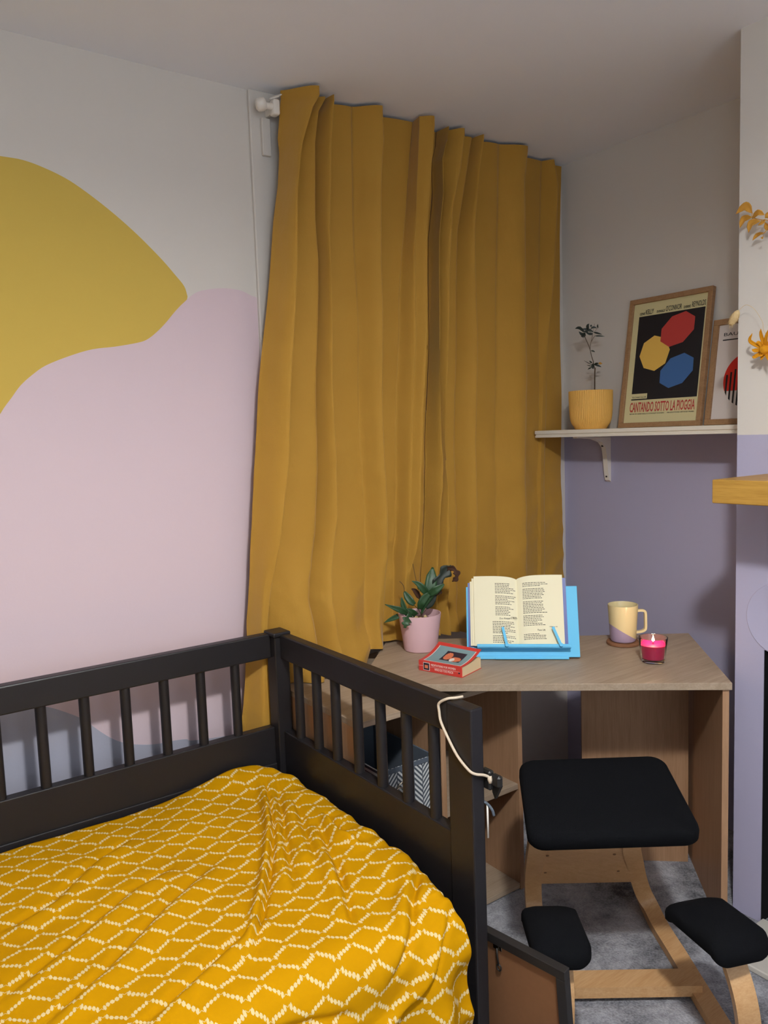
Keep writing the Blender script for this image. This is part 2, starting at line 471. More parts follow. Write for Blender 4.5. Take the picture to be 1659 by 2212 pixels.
# painted-over round flue cover on the breast
bm = bmesh.new()
pts = [(0, -1.19 + 0.105 * cos(a_), 0.913 + 0.105 * sin(a_)) for a_ in [2 * pi * k / 48 for k in range(49)]]
lathe(bm, [(0.0, 0.0008), (0.102, 0.0008), (0.105, 0.0018), (0.107, 0.0012), (0.108, 0.0)], 56)
bmesh.ops.transform(bm, matrix=Matrix.Translation((CX, -1.196, 0.912)) @ Matrix.Rotation(-pi / 2, 4, 'Y'), verts=bm.verts)
struct(mesh_obj('trim_1', bm, MAT['lavender'], smooth=True, angle=30))
# hearth slab
o = box('hearth_slab', (-0.672, -1.8, FL), (CX, -1.15, FL + 0.018), MAT['hearth'], bev=0.003)
tag(o, 'pale stone hearth slab on the carpet in front of the lavender chimney breast', 'hearth')

# architrave strip beside the window, window, mural shapes
struct(box('trim_2', (-1.448, -0.014, FL), (-1.33, 0.0, CE), MAT['trimwhite'], bev=0.003))
w1 = bpy.data.objects.new('window_1', None); COL.objects.link(w1); w1['kind'] = 'structure'
bm = bmesh.new()
x0, x1, z0, z1 = -1.33, -0.25, 0.95, 2.38
for lo, hi in (((x0, .03, z0), (x0 + .06, .09, z1)), ((x1 - .06, .03, z0), (x1, .09, z1)), ((x0 + .06, .03, z0), (x1 - .06, .09, z0 + .06)), ((x0 + .06, .03, z1 - .06), (x1 - .06, .09, z1)), ((-.82, .03, z0 + .06), (-.76, .09, z1 - .06))):
    bx(bm, lo, hi, 0.004)
mesh_obj('window_frame', bm, MAT['trimwhite'], w1)
for xa, xb in ((x0 + .06, -.82), (-.76, x1 - .06)):
    box('window_pane', (xa, .058, z0 + .06), (xb, .064, z1 - .06), MAT['windowglass'], w1)
box('window_sill', (x0 - .0, -0.012, z0 - .03), (x1, .03, z0), MAT['trimwhite'], w1)

yarc = [(-3.4, 1.9), (-3.1, 2.06), (-2.8, 2.17), (-2.5, 2.23), (-2.3, 2.25), (-2.182, 2.25), (-2.125, 2.249), (-2.068, 2.236), (-2.009, 2.214), (-1.949, 2.179), (-1.888, 2.137), (-1.824, 2.086), (-1.759, 2.026), (-1.719, 1.983), (-1.692, 1.951), (-1.683, 1.921)]
bnd = [(-1.695, 1.903), (-1.726, 1.873), (-1.757, 1.838), (-1.787, 1.809), (-1.816, 1.787), (-1.845, 1.776), (-1.913, 1.762), (-1.979, 1.752), (-2.044, 1.731), (-2.107, 1.704), (-2.144, 1.678), (-2.176, 1.649), (-2.202, 1.615), (-2.233, 1.572), (-2.29, 1.47), (-2.36, 1.38), (-2.48, 1.3), (-2.7, 1.25), (-3.4, 1.22)]
pk = [(-1.656, 1.934), (-1.618, 1.946), (-1.579, 1.953), (-1.54, 1.955), (-1.501, 1.951), (-1.469, 1.939), (-1.449, 1.934)]
gb = [(-3.4, 0.9), (-2.7, 0.86), (-2.35, 0.80), (-2.25, 0.772), (-2.173, 0.744), (-2.13, 0.72), (-2.091, 0.694), (-2.067, 0.672), (-2.033, 0.636), (-1.998, 0.604), (-1.966, 0.584), (-1.929, 0.569), (-1.873, 0.555), (-1.815, 0.551), (-1.773, 0.545), (-1.732, 0.532), (-1.449, 0.50)]
def smooth2(P, n=4):
    return [(v.x, v.y) for v in spline([(x, z, 0) for x, z in P], n)]
def wall_poly(name, poly, mat, y, label):
    bm = bmesh.new()
    f = bm.faces.new([bm.verts.new((x, y, z)) for x, z in poly])
    r = bmesh.ops.extrude_face_region(bm, geom=[f])
    bmesh.ops.translate(bm, vec=(0, -y - 0.00005, 0), verts=[e for e in r['geom'] if isinstance(e, bmesh.types.BMVert)])
    bmesh.ops.triangulate(bm, faces=list(bm.faces)); bmesh.ops.recalc_face_normals(bm, faces=list(bm.faces))
    o = mesh_obj(name, bm, mat, wl); o['label'] = label; return o
wall_poly('painted_shape', smooth2(yarc) + [(-1.71, 1.82), (-1.85, 1.62), (-3.4, 1.0)], MAT['yellowpaint'], -0.0006, 'yellow painted mural arc')
wall_poly('painted_shape', smooth2(list(reversed(bnd)) + pk) + [(-1.449, 0.4), (-3.4, 0.4)], MAT['pinkpaint'], -0.0012, 'pink painted mural wave')
wall_poly('painted_shape', smooth2(gb) + [(-1.449, FL + .1), (-3.4, FL + .1)], MAT['bluepaint'], -0.0018, 'grey blue painted mural hill')

# ------------------------------------------------------------------ ceiling pendant above the camera
L0 = thing('ceiling_lamp', 'lit pendant lamp with drum shade, hanging above the foot of the room outside the frame', 'lamp', (LAMP.x, LAMP.y, CE))
bm = bmesh.new(); lathe(bm, [(0.05, -0.0), (0.05, -0.02), (0.015, -0.03)], 24); mesh_obj('ceiling_rose', bm, MAT['plastic'], L0, True, angle=40)
bm = bmesh.new(); cyl(bm, (0, 0, -0.03), (0, 0, -0.10), 0.004, n=8); mesh_obj('flex', bm, MAT['plastic'], L0, True)
bm = bmesh.new()
lathe(bm, [(0.20, -0.246), (0.20, -0.08), (0.198, -0.08), (0.198, -0.246)], 64, closed=True)
mesh_obj('lamp_shade', bm, MAT['shade'], L0, True, angle=40)
bm = bmesh.new(); cyl(bm, (0, 0, -0.095), (0, 0, -0.115), 0.016, n=16); mesh_obj('bulb_holder', bm, MAT['plastic'], L0)
ld = bpy.data.lights.new('bulb', 'POINT'); ld.energy = BULB_W; ld.color = BULB_COL; ld.shadow_soft_size = 0.07
lo_ = bpy.data.objects.new('bulb', ld); COL.objects.link(lo_); lo_.parent = L0; lo_.location = (0, 0, LAMP.z - CE)

# ------------------------------------------------------------------ curtains
LEFT =[
('h',0.020,[(0.566,-1.617),(0.871,-1.579),(1.039,-1.559),(1.377,-1.529),(1.642,-1.491),(1.84,-1.459),(2.158,-1.414),(2.274,-1.391),(2.374,-1.381),(2.415,-1.384),(2.537,-1.367)]),
('h',0.112,[(0.887,-1.537),(1.045,-1.511),(1.176,-1.487),(1.413,-1.448),(1.57,-1.43),(1.75,-1.409),(2.056,-1.383),(2.238,-1.372),(2.316,-1.36),(2.381,-1.348),(2.497,-1.303),(2.537,-1.277)]),
('h',0.053,[(0.946,-1.376),(1.155,-1.33),(1.365,-1.312),(1.845,-1.283),(2.052,-1.271),(2.182,-1.275),(2.414,-1.265),(2.515,-1.248),(2.56,-1.219)]),
('h',0.083,[(0.94,-1.306),(1.209,-1.26),(1.362,-1.256),(1.57,-1.251),(1.759,-1.249),(2.151,-1.242),(2.412,-1.223),(2.544,-1.207)]),
('s',0.030,[(0.826,-1.15),(1.056,-1.121),(1.354,-1.125),(1.857,-1.115),(2.136,-1.119),(2.568,-1.108)]),
('h',0.090,[(0.769,-1.094),(1.055,-1.063),(1.351,-1.064),(1.764,-1.054),(2.058,-1.047),(2.347,-1.033),(2.456,-1.018),(2.544,-1.02)]),
('s',0.030,[(0.745,-1.01),(1.048,-0.997),(1.542,-0.964),(1.966,-0.936),(2.101,-0.916),(2.273,-0.889),(2.446,-0.868),(2.568,-0.849)]),
('s',0.083,[(0.803,-0.995),(1.051,-0.974),(1.377,-0.941),(1.769,-0.911),(2.088,-0.9),(2.333,-0.882),(2.541,-0.864)]),
('h',0.112,[(0.822,-0.98),(1.045,-0.96),(1.12,-0.947),(1.417,-0.913),(1.767,-0.885),(2.182,-0.863),(2.408,-0.836),(2.534,-0.819)]),
]
RIGHT =[
('h',0.000,[(0.766,-0.868),(1.027,-0.847),(1.37,-0.816),(1.795,-0.787),(2.036,-0.774),(2.233,-0.758),(2.432,-0.733),(2.581,-0.719)]),
('h',0.068,[(0.945,-0.828),(1.201,-0.807),(1.352,-0.78),(1.487,-0.786),(1.709,-0.791),(2.177,-0.772),(2.334,-0.747),(2.449,-0.747),(2.544,-0.716)]),
('h',0.083,[(0.855,-0.788),(1.199,-0.78),(1.453,-0.782),(1.708,-0.765),(2.102,-0.736),(2.282,-0.718),(2.418,-0.677),(2.54,-0.653)]),
('h',0.030,[(1.013,-0.703),(1.537,-0.688),(1.959,-0.669),(2.219,-0.651),(2.342,-0.622),(2.562,-0.571)]),
('h',0.075,[(0.781,-0.669),(1.003,-0.64),(1.361,-0.625),(1.711,-0.614),(1.876,-0.608),(2.234,-0.606),(2.436,-0.577),(2.549,-0.553)]),
('s',0.030,[(0.895,-0.497),(1.534,-0.488),(1.889,-0.473),(2.238,-0.456),(2.564,-0.438)]),
('h',0.090,[(0.698,-0.388),(0.923,-0.378),(1.716,-0.352),(2.142,-0.343),(2.432,-0.341),(2.549,-0.317)]),
('s',0.012,[(0.85,-0.215),(1.339,-0.197),(1.911,-0.181),(2.283,-0.167),(2.593,-0.146)]),
('h',0.053,[(0.852,-0.187),(1.299,-0.171),(1.725,-0.156),(1.906,-0.144),(2.464,-0.089),(2.577,-0.118)]),
('h',0.010,[(0.799,-0.042),(1.291,-0.048),(1.731,-0.042),(2.281,-0.038),(2.598,-0.02)]),
]

def c_gap(x): return lerp_pts([-1.7, -.45, -.25, -.05], [.05, .05, .02, .012], x)
def c_flare(x, z): return lerp_pts([-1.52, -1.42, -1.2, -1.08, -.5], [0, .08, .07, .0, 0], x) * sstep((1.15 - z) / .45)
def c_bottom(x): return lerp_pts([-1.528, -1.512, -1.19, -1.15, -.9, -.7, -.6], [0.0, .693, .693, .745, .745, .72, .70], x)
def curtain(tracks, label, ztop):
    cols = []      # (track index, tau, kind of point)
    nt = len(tracks)
    for i in range(nt - 1):
        m = 12
        for k in range(m): cols.append((i, k / m, 0))
        cols.append((i, 0.97, 0)); cols.append((i, 1.0, 0))
        if tracks[i + 1][0] == 'h' and i < nt - 2:
            cols.append((i, 1.0, 1)); cols.append((i, 1.0, 2))
    NZ = 190
    bm = bmesh.new(); grid = []
    for (i, tau, sp_) in cols:
        k0, a0, T0 = tracks[i]; k1, a1, T1 = tracks[i + 1]
        post = a0 if k0 == 's' else (0.0 if i else a0); pre = a1
        xm = interp(T0, .8) * (1 - tau) + interp(T1, .8) * tau
        zb = c_bottom(xm); colv = []
        for r in range(NZ + 1):
            t_ = r / NZ; z = ztop + (zb - ztop) * t_
            xa, xb = interp(T0, z), interp(T1, z)
            # the last few centimetres under the ceiling are gathered tighter
            head = sstep((z - 2.36) / .15)
            if k1 == 'h': e = sin(pi / 2 * tau) ** 1.35 if tau > 0 else 0
            else: e = sstep(tau)
            if k0 == 'h' and k1 == 's': e = sin(pi / 2 * tau)
            d = post + (pre - post) * e
            x = xa + (xb - xa) * tau
            if k1 == 'h' and tau > .95 and i < nt - 2:
                d = pre - (0.006 if tau >= 1 else 0.0)
            if sp_ == 1: d = pre * 0.45; x = xb + 0.004
            if sp_ == 2: d = 0.004; x = xb + 0.001
            g = c_gap(x)
            # creased, crumpled cloth lower down
            A = 0.0008 + 0.0075 * sstep((1.75 - z) / .9)
            nz = noise.noise(Vector((x * 5.0 + 3.1, z * 3.2 + x * 2.5, 1.7)))
            n2 = noise.noise(Vector((x * 9.0 - z * 7.0, z * 4.5, 5.2)))
            n3 = noise.noise(Vector((x * 13.0 + z * 9.0, z * 5.0 - x * 3, 9.2)))
            wr_ = (1 - abs(nz) * 2.4) * .5 + (0.5 - abs(n2) * 2) * .7 + (0.5 - abs(n3) * 2) * .45
            y = -(g + d + c_flare(x, z)) - A * wr_ * (1.0 if sp_ == 0 else 0.3)
            # swelling as the cloth lands
            hb = sstep(1 - (z - zb) / .12) if zb > .4 else 0
            y -= 0.015 * hb * (1 if sp_ == 0 else 0)
            if x < -1.40 and z < 1.15:
                k_ = sstep((-1.40 - x) / .07) * sstep((1.15 - z) / .2); y = y * (1 - k_) + max(y, -.136) * k_
            if -1.12 < x < -.90 and z < 1.1:
                k_ = sstep((x + 1.12) / .03) * sstep((-.90 - x) / .03) * sstep((1.1 - z) / .15); y = y * (1 - k_) + max(y, -.135) * k_
            k_ = sstep((x + .33) / .08) * sstep((2.1 - z) / .5); y = y * (1 - k_) + max(y, -.042) * k_
            x += 0.004 * sin(z * 9 + x * 3) * (1 - head) * sstep((2.3 - z) / .6)
            colv.append(bm.verts.new((x, min(y, -0.006), z)))
        grid.append(colv)
    for c in range(len(grid) - 1):
        for r in range(NZ):
            bm.faces.new((grid[c][r], grid[c][r + 1], grid[c + 1][r + 1], grid[c + 1][r]))
    o = mesh_obj('curtain', bm, MAT['curtain'], smooth=True)
    return tag(o, label, 'curtain', 'mustard curtains')
RIGHT.insert(0, ('h', 0.0, [(z, x - (.085 if not 1.74 < z < 2.0 else .004)) for z, x in RIGHT[0][2]]))
cl_ = curtain(LEFT, 'long mustard curtain on the left, falling to the floor beside the bed corner', 2.564)
cr_ = curtain(RIGHT, 'mustard curtain on the right, ending at the corner beside the white shelf', 2.564)

# track on the ceiling side of the wall
bm = bmesh.new(); bx(bm, (-1.34, -0.034, 2.53), (-0.46, -0.016, 2.56), 0.002)
for k in range(5): cyl(bm, (-1.30 + k * .19, -0.034, 2.545), (-1.30 + k * .19, -0.046, 2.545), 0.004, n=8)
tag(mesh_obj('curtain_rail', bm, MAT['plastic']), 'white curtain rail close under the ceiling, hidden behind the curtain heads', 'curtain rail')

# white bracket with round cap at the end of the rail
BR = thing('rail_end_bracket', 'white plastic bracket with round cap and lever left of the curtains', 'bracket', (-1.40, -0.014, 2.51))
R = lambda p: Vector(p) - Vector((-1.40, -0.014, 2.51))
bm = bmesh.new(); lathe(bm, [(0.0, -.016), (0.012, -.016), (0.0185, -.011), (0.02, 0.0), (0.019, .012), (0.012, .016), (0, .016)], 24)
bmesh.ops.transform(bm, matrix=Matrix.Translation(R((-1.437, -0.07, 2.508))) @ Matrix.Rotation(radians(75), 4, 'Y') @ Matrix.Rotation(radians(20), 4, 'X'), verts=bm.verts)
mesh_obj('round_cap', bm, MAT['plastic'], BR, True)
bm = bmesh.new(); cyl(bm, R((-1.428, -0.07, 2.508)), R((-1.395, -0.07, 2.509)), 0.010, n=16); mesh_obj('neck', bm, MAT['plastic'], BR, True, angle=40)
bm = bmesh.new(); bx(bm, R((-1.400, -0.084, 2.484)), R((-1.376, -0.052, 2.532)), 0.007, 3); bx(bm, R((-1.395, -0.056, 2.495)), R((-1.380, -0.012, 2.520)), 0.003); mesh_obj('clip', bm, MAT['plastic'], BR, True, angle=35)
bm = bmesh.new(); prism(bm, [(0, -.004), (.028, -.010), (.046, -.004), (.048, .006), (.03, .011), (0, .004)], 0.003, Matrix.Translation(R((-1.409, -0.078, 2.526))) @ Matrix.Rotation(radians(-28), 4, 'Y') @ Matrix.Rotation(radians(20), 4, 'X')); mesh_obj('lever', bm, MAT['plastic'], BR)
o = box('wall_batten', (-1.414, -0.028, 2.375), (-1.384, -0.0141, 2.490), MAT['trimwhite'], bev=0.002)
tag(o, 'short off-white batten fixed to the wall under the rail bracket', 'batten')
# ------------------------------------------------------------------ bed
BED = thing('bed', 'black-brown wooden single bed with slatted side and foot rails', 'bed', (-2.4, -0.6, FL))
def bedbox(name, lo, hi, bev=0.003):
    return box(name, lo, hi, MAT['bed'], BED, bev, world=True, seg=2)
RX0, RX1 = -1.535, -1.503
bm = bmesh.new(); bx(bm, (-1.552, -.208, FL), (-1.503, -.152, .872), .003); mesh_obj('corner_post', bm, MAT['bed'], BED, world=True)
bedbox('post_cap', (-1.558, -.214, .872), (-1.498, -.146, .886), .004)
bedbox('front_post', (RX0 - .004, -1.090, FL), (RX1, -1.008, .879), .004)
bedbox('top_rail', (-3.48, -.181, .803), (-1.552, -.147, .879), .004)
bedbox('top_rail', (RX0, -1.008, .803), (RX1, -.208, .879), .004)
bedbox('side_panel', (-3.48, -.181, .12), (-1.552, -.149, .582))
bedbox('side_moulding', (-3.48, -.186, .12), (-1.552, -.1805, .468))
bedbox('foot_panel', (RX0, -1.008, .12), (RX1, -.208, .572))
for k in range(17):
    bm = bmesh.new(); cyl(bm, (-1.669 - .111 * k, -.164, .578), (-1.669 - .111 * k, -.164, .806), .0142, n=20)
    mesh_obj('slat', bm, MAT['bed'], BED, True, world=True, angle=40)
for y in (-.288, -.395, -.498, -.608, -.717, -.828, -.935):
    bm = bmesh.new(); cyl(bm, (-1.519, y, .568), (-1.519, y, .806), .0142, n=20)
    mesh_obj('slat', bm, MAT['bed'], BED, True, world=True, angle=40)
bedbox('front_rail', (-3.48, -1.050, .14), (RX0, -1.024, .34))
bedbox('head_post', (-3.54, -.208, FL), (-3.48, -.147, .95)); bedbox('head_post', (-3.54, -1.09, FL), (-3.48, -1.03, .95))
bedbox('head_panel', (-3.525, -1.03, .2), (-3.495, -.208, .9))
M0 = box('mattress', (-3.47, -1.02, .22), (-1.62, -.21, .42), MAT['sheet'], bev=.03, seg=3)
tag(M0, 'mattress lying on the black bed under the yellow duvet', 'mattress')
box('bed_base', (-3.48, -1.034, .18), (RX0, -.186, .215), MAT['bed'], BED, world=True)

FOLDS=[
(0.015,0.012,[(-1.651,-0.294),(-1.708,-0.436),(-1.762,-0.558),(-1.831,-0.677),(-1.903,-0.794),(-1.97,-0.892),(-2.027,-0.98)]),
(0.007,0.030,[(-2.413,-0.556),(-2.299,-0.518),(-2.167,-0.4),(-2.063,-0.343)]),
(0.006,0.030,[(-2.452,-0.784),(-2.307,-0.699),(-2.14,-0.594),(-2.03,-0.552)]),
(0.007,0.030,[(-2.418,-0.911),(-2.275,-0.833),(-2.136,-0.731),(-1.935,-0.59)]),
(0.008,0.025,[(-2.264,-1.031),(-2.155,-0.972),(-2.015,-0.904),(-1.948,-0.866)]),
(0.008,0.020,[(-1.61,-0.28),(-1.79,-0.684),(-1.847,-0.823)]),
(0.007,0.022,[(-1.623,-0.413),(-1.713,-0.643),(-1.76,-0.782)]),
(0.008,0.022,[(-1.656,-0.606),(-1.723,-0.789),(-1.761,-0.893)]),
(0.012,0.014,[(-1.615,-0.574),(-1.63,-0.656),(-1.639,-0.704),(-1.623,-0.77)]),
(0.008,0.020,[(-1.699,-0.759),(-1.767,-0.909),(-1.814,-1.008)]),
(0.010,0.020,[(-1.577,-0.936),(-1.67,-1.028),(-1.719,-1.094),(-1.796,-1.164)]),
(0.012,0.016,[(-1.601,-1.083),(-1.724,-1.221),(-1.781,-1.26),(-1.845,-1.271),(-1.882,-1.279)]),
(0.008,0.030,[(-2.097,-1.145),(-1.978,-1.167),(-1.877,-1.2)]),
]

def seg_fold(x, y):
    h = 0.0
    for a_, w_, pts in FOLDS:
        best = None; L_ = len(pts) - 1
        for i in range(L_):
            (xa, ya), (xb, yb) = pts[i], pts[i + 1]
            dx, dy = xb - xa, yb - ya; ll = dx * dx + dy * dy
            t_ = max(0, min(1, ((x - xa) * dx + (y - ya) * dy) / ll))
            px_, py_ = xa + dx * t_ - x, ya + dy * t_ - y; d2 = px_ * px_ + py_ * py_
            if best is None or d2 < best[0]:
                s_ = 1 if (dx * (y - ya) - dy * (x - xa)) > 0 else -1
                best = (d2, s_, (i + t_) / L_)
        d = sqrt(best[0])
        if d > 4 * w_: continue
        u_ = best[2]; tp = min(1, min(u_, 1 - u_) * 5 + .15) * exp(-max(0, d / w_ - 2))
        sd = d * best[1]
        h += 1.35 * tp * a_ * (exp(-((sd + w_ * .9) / w_) ** 2) * 1.1 - 1.2 * exp(-((sd - w_ * .15) / (w_ * .38)) ** 2))
    return h
def foot_x(y):
    return lerp_pts([-1.2, -1.06, -1.0, -.96, -.75, -.55, -.43, -.33, -.25, -.215, -.19], [-1.580, -1.592, -1.588, -1.570, -1.567, -1.562, -1.556, -1.562, -1.592, -1.615, -1.66], y)
NU, NV = 250, 210
V_FLAT = 1.035 - .19; RAD = .085
bm = bmesh.new(); uvl = bm.loops.layers.uv.new('cloth'); G = []; UVS = {}
Vtot = V_FLAT + RAD * pi / 2 + .30
for i in range(NU + 1):
    row = []
    su = i / NU; su = 1 - (1 - su) ** 1.15
    for j in range(NV + 1):
        v_ = Vtot * j / NV
        yf = -.19 - v_
        if v_ < V_FLAT: y, z, ny, nz_ = yf, 0.0, 0, 1
        elif v_ < V_FLAT + RAD * pi / 2:
            a_ = (v_ - V_FLAT) / RAD; y = -1.035 - RAD * sin(a_); z = -RAD * (1 - cos(a_)); ny, nz_ = -sin(a_), cos(a_)
        else:
            y = -1.035 - RAD; z = -RAD - (v_ - V_FLAT - RAD * pi / 2); ny, nz_ = -1, 0
        xe = foot_x(yf) if yf > -1.06 else lerp_pts([0, .06, .15, .3, .5], [-1.592, -1.585, -1.578, -1.562, -1.552], -z)
        xs = -3.25; xf = xs + (xe + .03 - xs) * su
        x = min(xf, xe)
        ex_ = max(0, xf - xe + .02)
        base = .460 + .034 * exp(-((x + 1.72) ** 2 / .025 + (y + .19) ** 2 / .012)) + .012 * exp(-((x + 1.60) ** 2) / .004) * (1 if y > -1.05 else 0.4)
        puff = .012 * noise.noise(Vector((xf * 3.2, yf * 3.2, 0.3))) + .005 * noise.noise(Vector((xf * 9, yf * 9, 2.3)))
        # pleats fanning out near the foot rail
        edge = exp(-((xe - x) / .10) ** 2)
        ple = edge * (.010 * noise.noise(Vector((yf * 13, x * 5, 4.0))) + .007 * noise.noise(Vector((yf * 30, x * 9, 1.0))))
        h = puff + seg_fold(xf, yf) + ple
        if z < -.03:
            k_ = sstep((-z - .03) / .2)
            h += k_ * (.020 * sin(xf * 26 + 1.2) + .010 * sin(xf * 47 + yf * 6))
        # drop away at the hems
        dw = max(0, .014 - v_) / .014
        zz = base + z + nz_ * h - dw * dw * .05
        e2 = ex_ / .05
        if e2 > 0 and nz_ > .3: zz -= .055 * e2 ** 2
        yy = y + ny * h
        if j == 0: yy = -.19
        if ex_ > .02 and nz_ <= .3: yy += (ex_ - .02) * 1.5
        vt = bm.verts.new((x + .012 * noise.noise(Vector((yf * 11, 3, 0))) * exp(-((xe - x) / .05) ** 2) * (1 if y > -1.06 else 0), yy, zz)); row.append(vt); UVS[vt] = (xf, yf)
    G.append(row)
for i in range(NU):
    for j in range(NV):
        f = bm.faces.new((G[i][j], G[i][j + 1], G[i + 1][j + 1], G[i + 1][j]))
        for lp in f.loops: lp[uvl].uv = UVS[lp.vert]
UVS = None
DV = mesh_obj('duvet', bm, MAT['duvet'], smooth=True)
tag(DV, 'mustard yellow duvet with white dashed diamond print spread over the bed', 'duvet')

# cord knotted over the foot rail, clip on the outer post
pts = [(-1.500, -1.020, .8835), (-1.520, -1.018, .8845), (-1.536, -1.008, .8835), (-1.5415, -.985, .868), (-1.5415, -.985, .85), (-1.5415, -.990, .827), (-1.5438, -1.014, .80), (-1.5438, -1.046, .766), (-1.5438, -1.082, .745), (-1.536, -1.0955, .737), (-1.513, -1.0985, .729), (-1.500, -1.101, .722)]
bm = bmesh.new(); tube(bm, spline(pts, 6), .0032, 8); CORD = mesh_obj('cord', bm, MAT['rope'], smooth=True)
tag(CORD, 'natural white cord looped over the end of the black foot rail', 'cord')
bm = bmesh.new(); tube(bm, [(-1.499, -1.1015, .724), (-1.4985, -1.1025, .716), (-1.498, -1.103, .708)], [.005, .0058, .004], 8); mesh_obj('frayed_end', bm, MAT['rope'], CORD, True)
CL = thing('cord_clip', 'black plastic clip with pale rod on the outer side of the front bed post', 'clip', (-1.497, -1.085, .69))
bm = bmesh.new(); bx(bm, (-1.502, -1.105, .69), (-1.486, -1.075, .735), .004); bx(bm, (-1.496, -1.128, .700), (-1.480, -1.100, .728), .005); prism(bm, [(-.014, 0), (.014, .006), (.012, -.02), (.004, -.034)], .008, Matrix.Translation((-1.49, -1.112, .704)) @ Matrix.Rotation(pi / 2, 4, 'X') @ Matrix.Rotation(pi / 2, 4, 'Y')); mesh_obj('clip_body', bm, MAT['clipblack'], CL, world=True)
bm = bmesh.new(); tube(bm, spline([(-1.502, -1.080, .66), (-1.499, -1.094, .656), (-1.495, -1.104, .645), (-1.492, -1.106, .632)], 5), .0032, 8); mesh_obj('clip_tail', bm, MAT['basketgrey'], CL, True, world=True)
bm = bmesh.new(); cyl(bm, (-1.4995, -1.0935, .655), (-1.4995, -1.0935, .578), .0022, n=8); mesh_obj('rod', bm, MAT['plastic'], CL, True, world=True)

# ------------------------------------------------------------------ desk
FR, BRc, BLc, FLc = Vector((-.560, -1.115)), Vector((-.165, -.715)), Vector((-1.014, -.046)), Vector((-1.384, -.406))
Dd = (BRc - FR).normalized(); Wd = (FR - FLc).normalized()
DESK = thing('desk', 'light oak laminate desk standing diagonally across the room corner', 'desk', (-.78, -.57, FL))
bm = bmesh.new(); prism(bm, [tuple(p) for p in (FR, BRc, BLc, FLc)], .022, Matrix.Translation((0, 0, .713)))
bmesh.ops.bevel(bm, geom=[e for e in bm.edges if e.calc_length() > .3], offset=.0012, segments=1, affect='EDGES')
mesh_obj('desktop', bm, MAT['desk'], DESK, world=True)
def vpanel(name, a_, b_, th, z0, z1, mat, parent):
    a_, b_ = Vector(a_), Vector(b_); n_ = Vector((-(b_ - a_).y, (b_ - a_).x)).normalized() * th
    bm = bmesh.new(); prism(bm, [tuple(a_), tuple(b_), tuple(b_ + n_), tuple(a_ + n_)], z1 - z0, Matrix.Translation((0, 0, z0)))
    bmesh.ops.recalc_face_normals(bm, faces=list(bm.faces))
    return mesh_obj(name, bm, mat, parent, world=True)
s0 = FR - Wd * .006 + Dd * .008
vpanel('side_panel', s0, s0 + Dd * .50, .018, FL, .713, MAT['deskv'], DESK)
vpanel('back_panel', (-.575, -.572), (-.312, -.812), .016, FL, .713, MAT['deskv'], DESK)

# low shelf unit carrying the left end of the desk
SU = thing('shelf_unit', 'oak laminate open shelf unit under the left side of the desk', 'shelf unit', (-1.18, -.3, FL))
def su(name, lo, hi, m='deskv'): return box(name, lo, hi, MAT[m], SU, .0008, world=True)
su('top_board', (-1.497, -.570, .672), (-.862, -.02, .690), 'desk')
su('side_panel', (-1.497, -.565, FL), (-1.479, -.02, .672)); su('side_panel', (-.880, -.570, FL), (-.862, -.02, .672))
su('divider', (-1.198, -.566, FL), (-1.180, -.02, .672))
su('back_panel', (-1.479, -.032, FL + .03), (-.880, -.022, .672))
su('shelf', (-1.479, -.560, .315), (-1.198, -.032, .333), 'desk'); su('shelf', (-1.180, -.566, .315), (-.880, -.032, .333), 'desk')
su('bottom_board', (-1.479, -.560, FL + .004), (-1.198, -.032, FL + .022), 'desk'); su('bottom_board', (-1.180, -.566, FL + .004), (-.880, -.032, FL + .022), 'desk')
vpanel('support_rail', (-1.02, -.50), (-.93, -.58), .02, .6905, .7125, MAT['deskv'], DESK)

# basket in the unit
BK = thing('storage_basket', 'grey fabric basket with pale herringbone print in the shelf unit', 'basket', (-1.315, -.40, .3335))
t = NT('herringbone_print', 0.9, 0.15)
v = t.coord('Object'); sp = t.N.new('ShaderNodeSeparateXYZ'); t.l(v, sp.inputs[0])
per = .062
fx = t.math('FRACT', t.math('DIVIDE', t.math('ADD', sp.outputs[0], 1.0), per))
tri = t.math('MULTIPLY', t.math('ABSOLUTE', t.math('SUBTRACT', fx, .5)), per * 1.1)
g = t.math('FRACT', t.math('DIVIDE', t.math('ADD', t.math('ADD', sp.outputs[2], tri), 1.0), .0165))
half = t.math('GREATER_THAN', fx, .5)
g2 = t.math('FRACT', t.math('ADD', g, t.math('MULTIPLY', half, .5)))
m_ = t.math('GREATER_THAN', g2, .5)
edge = t.math('GREATER_THAN', t.math('ABSOLUTE', t.math('SUBTRACT', t.math('FRACT', t.math('MULTIPLY', fx, 2.0)), .5)), .46)
t.l(t.mix(t.math('MULTIPLY', m_, t.math('SUBTRACT', 1.0, edge)), srgb(78, 84, 92), srgb(204, 206, 204)), t.b.inputs['Base Color'])
MAT['herring'] = t.m
bx0, bx1, by0, by1, bz0, bz1 = -1.412, -1.212, -.552, -.23, .3338, .518
bk = lambda n_, lo, hi, m: box(n_, lo, hi, MAT[m], BK, .001, world=True)
bk('basket_front', (bx0, by0, bz0), (bx1, by0 + .005, bz1), 'herring'); bk('basket_side', (bx0, by0 + .005, bz0), (bx0 + .005, by1, bz1), 'herring')
bk('basket_side', (bx1 - .005, by0 + .005, bz0), (bx1, by1, bz1), 'basketgrey'); bk('basket_back', (bx0 + .005, by1 - .005, bz0), (bx1 - .005, by1, bz1), 'basketgrey')
bk('basket_bottom', (bx0 + .005, by0 + .005, bz0), (bx1 - .005, by1 - .005, bz0 + .004), 'basketgrey')
bk('rim_band', (bx0 - .001, by0 - .002, bz1 - .014), (bx1 + .001, by0, bz1 + .001), 'basketgrey')
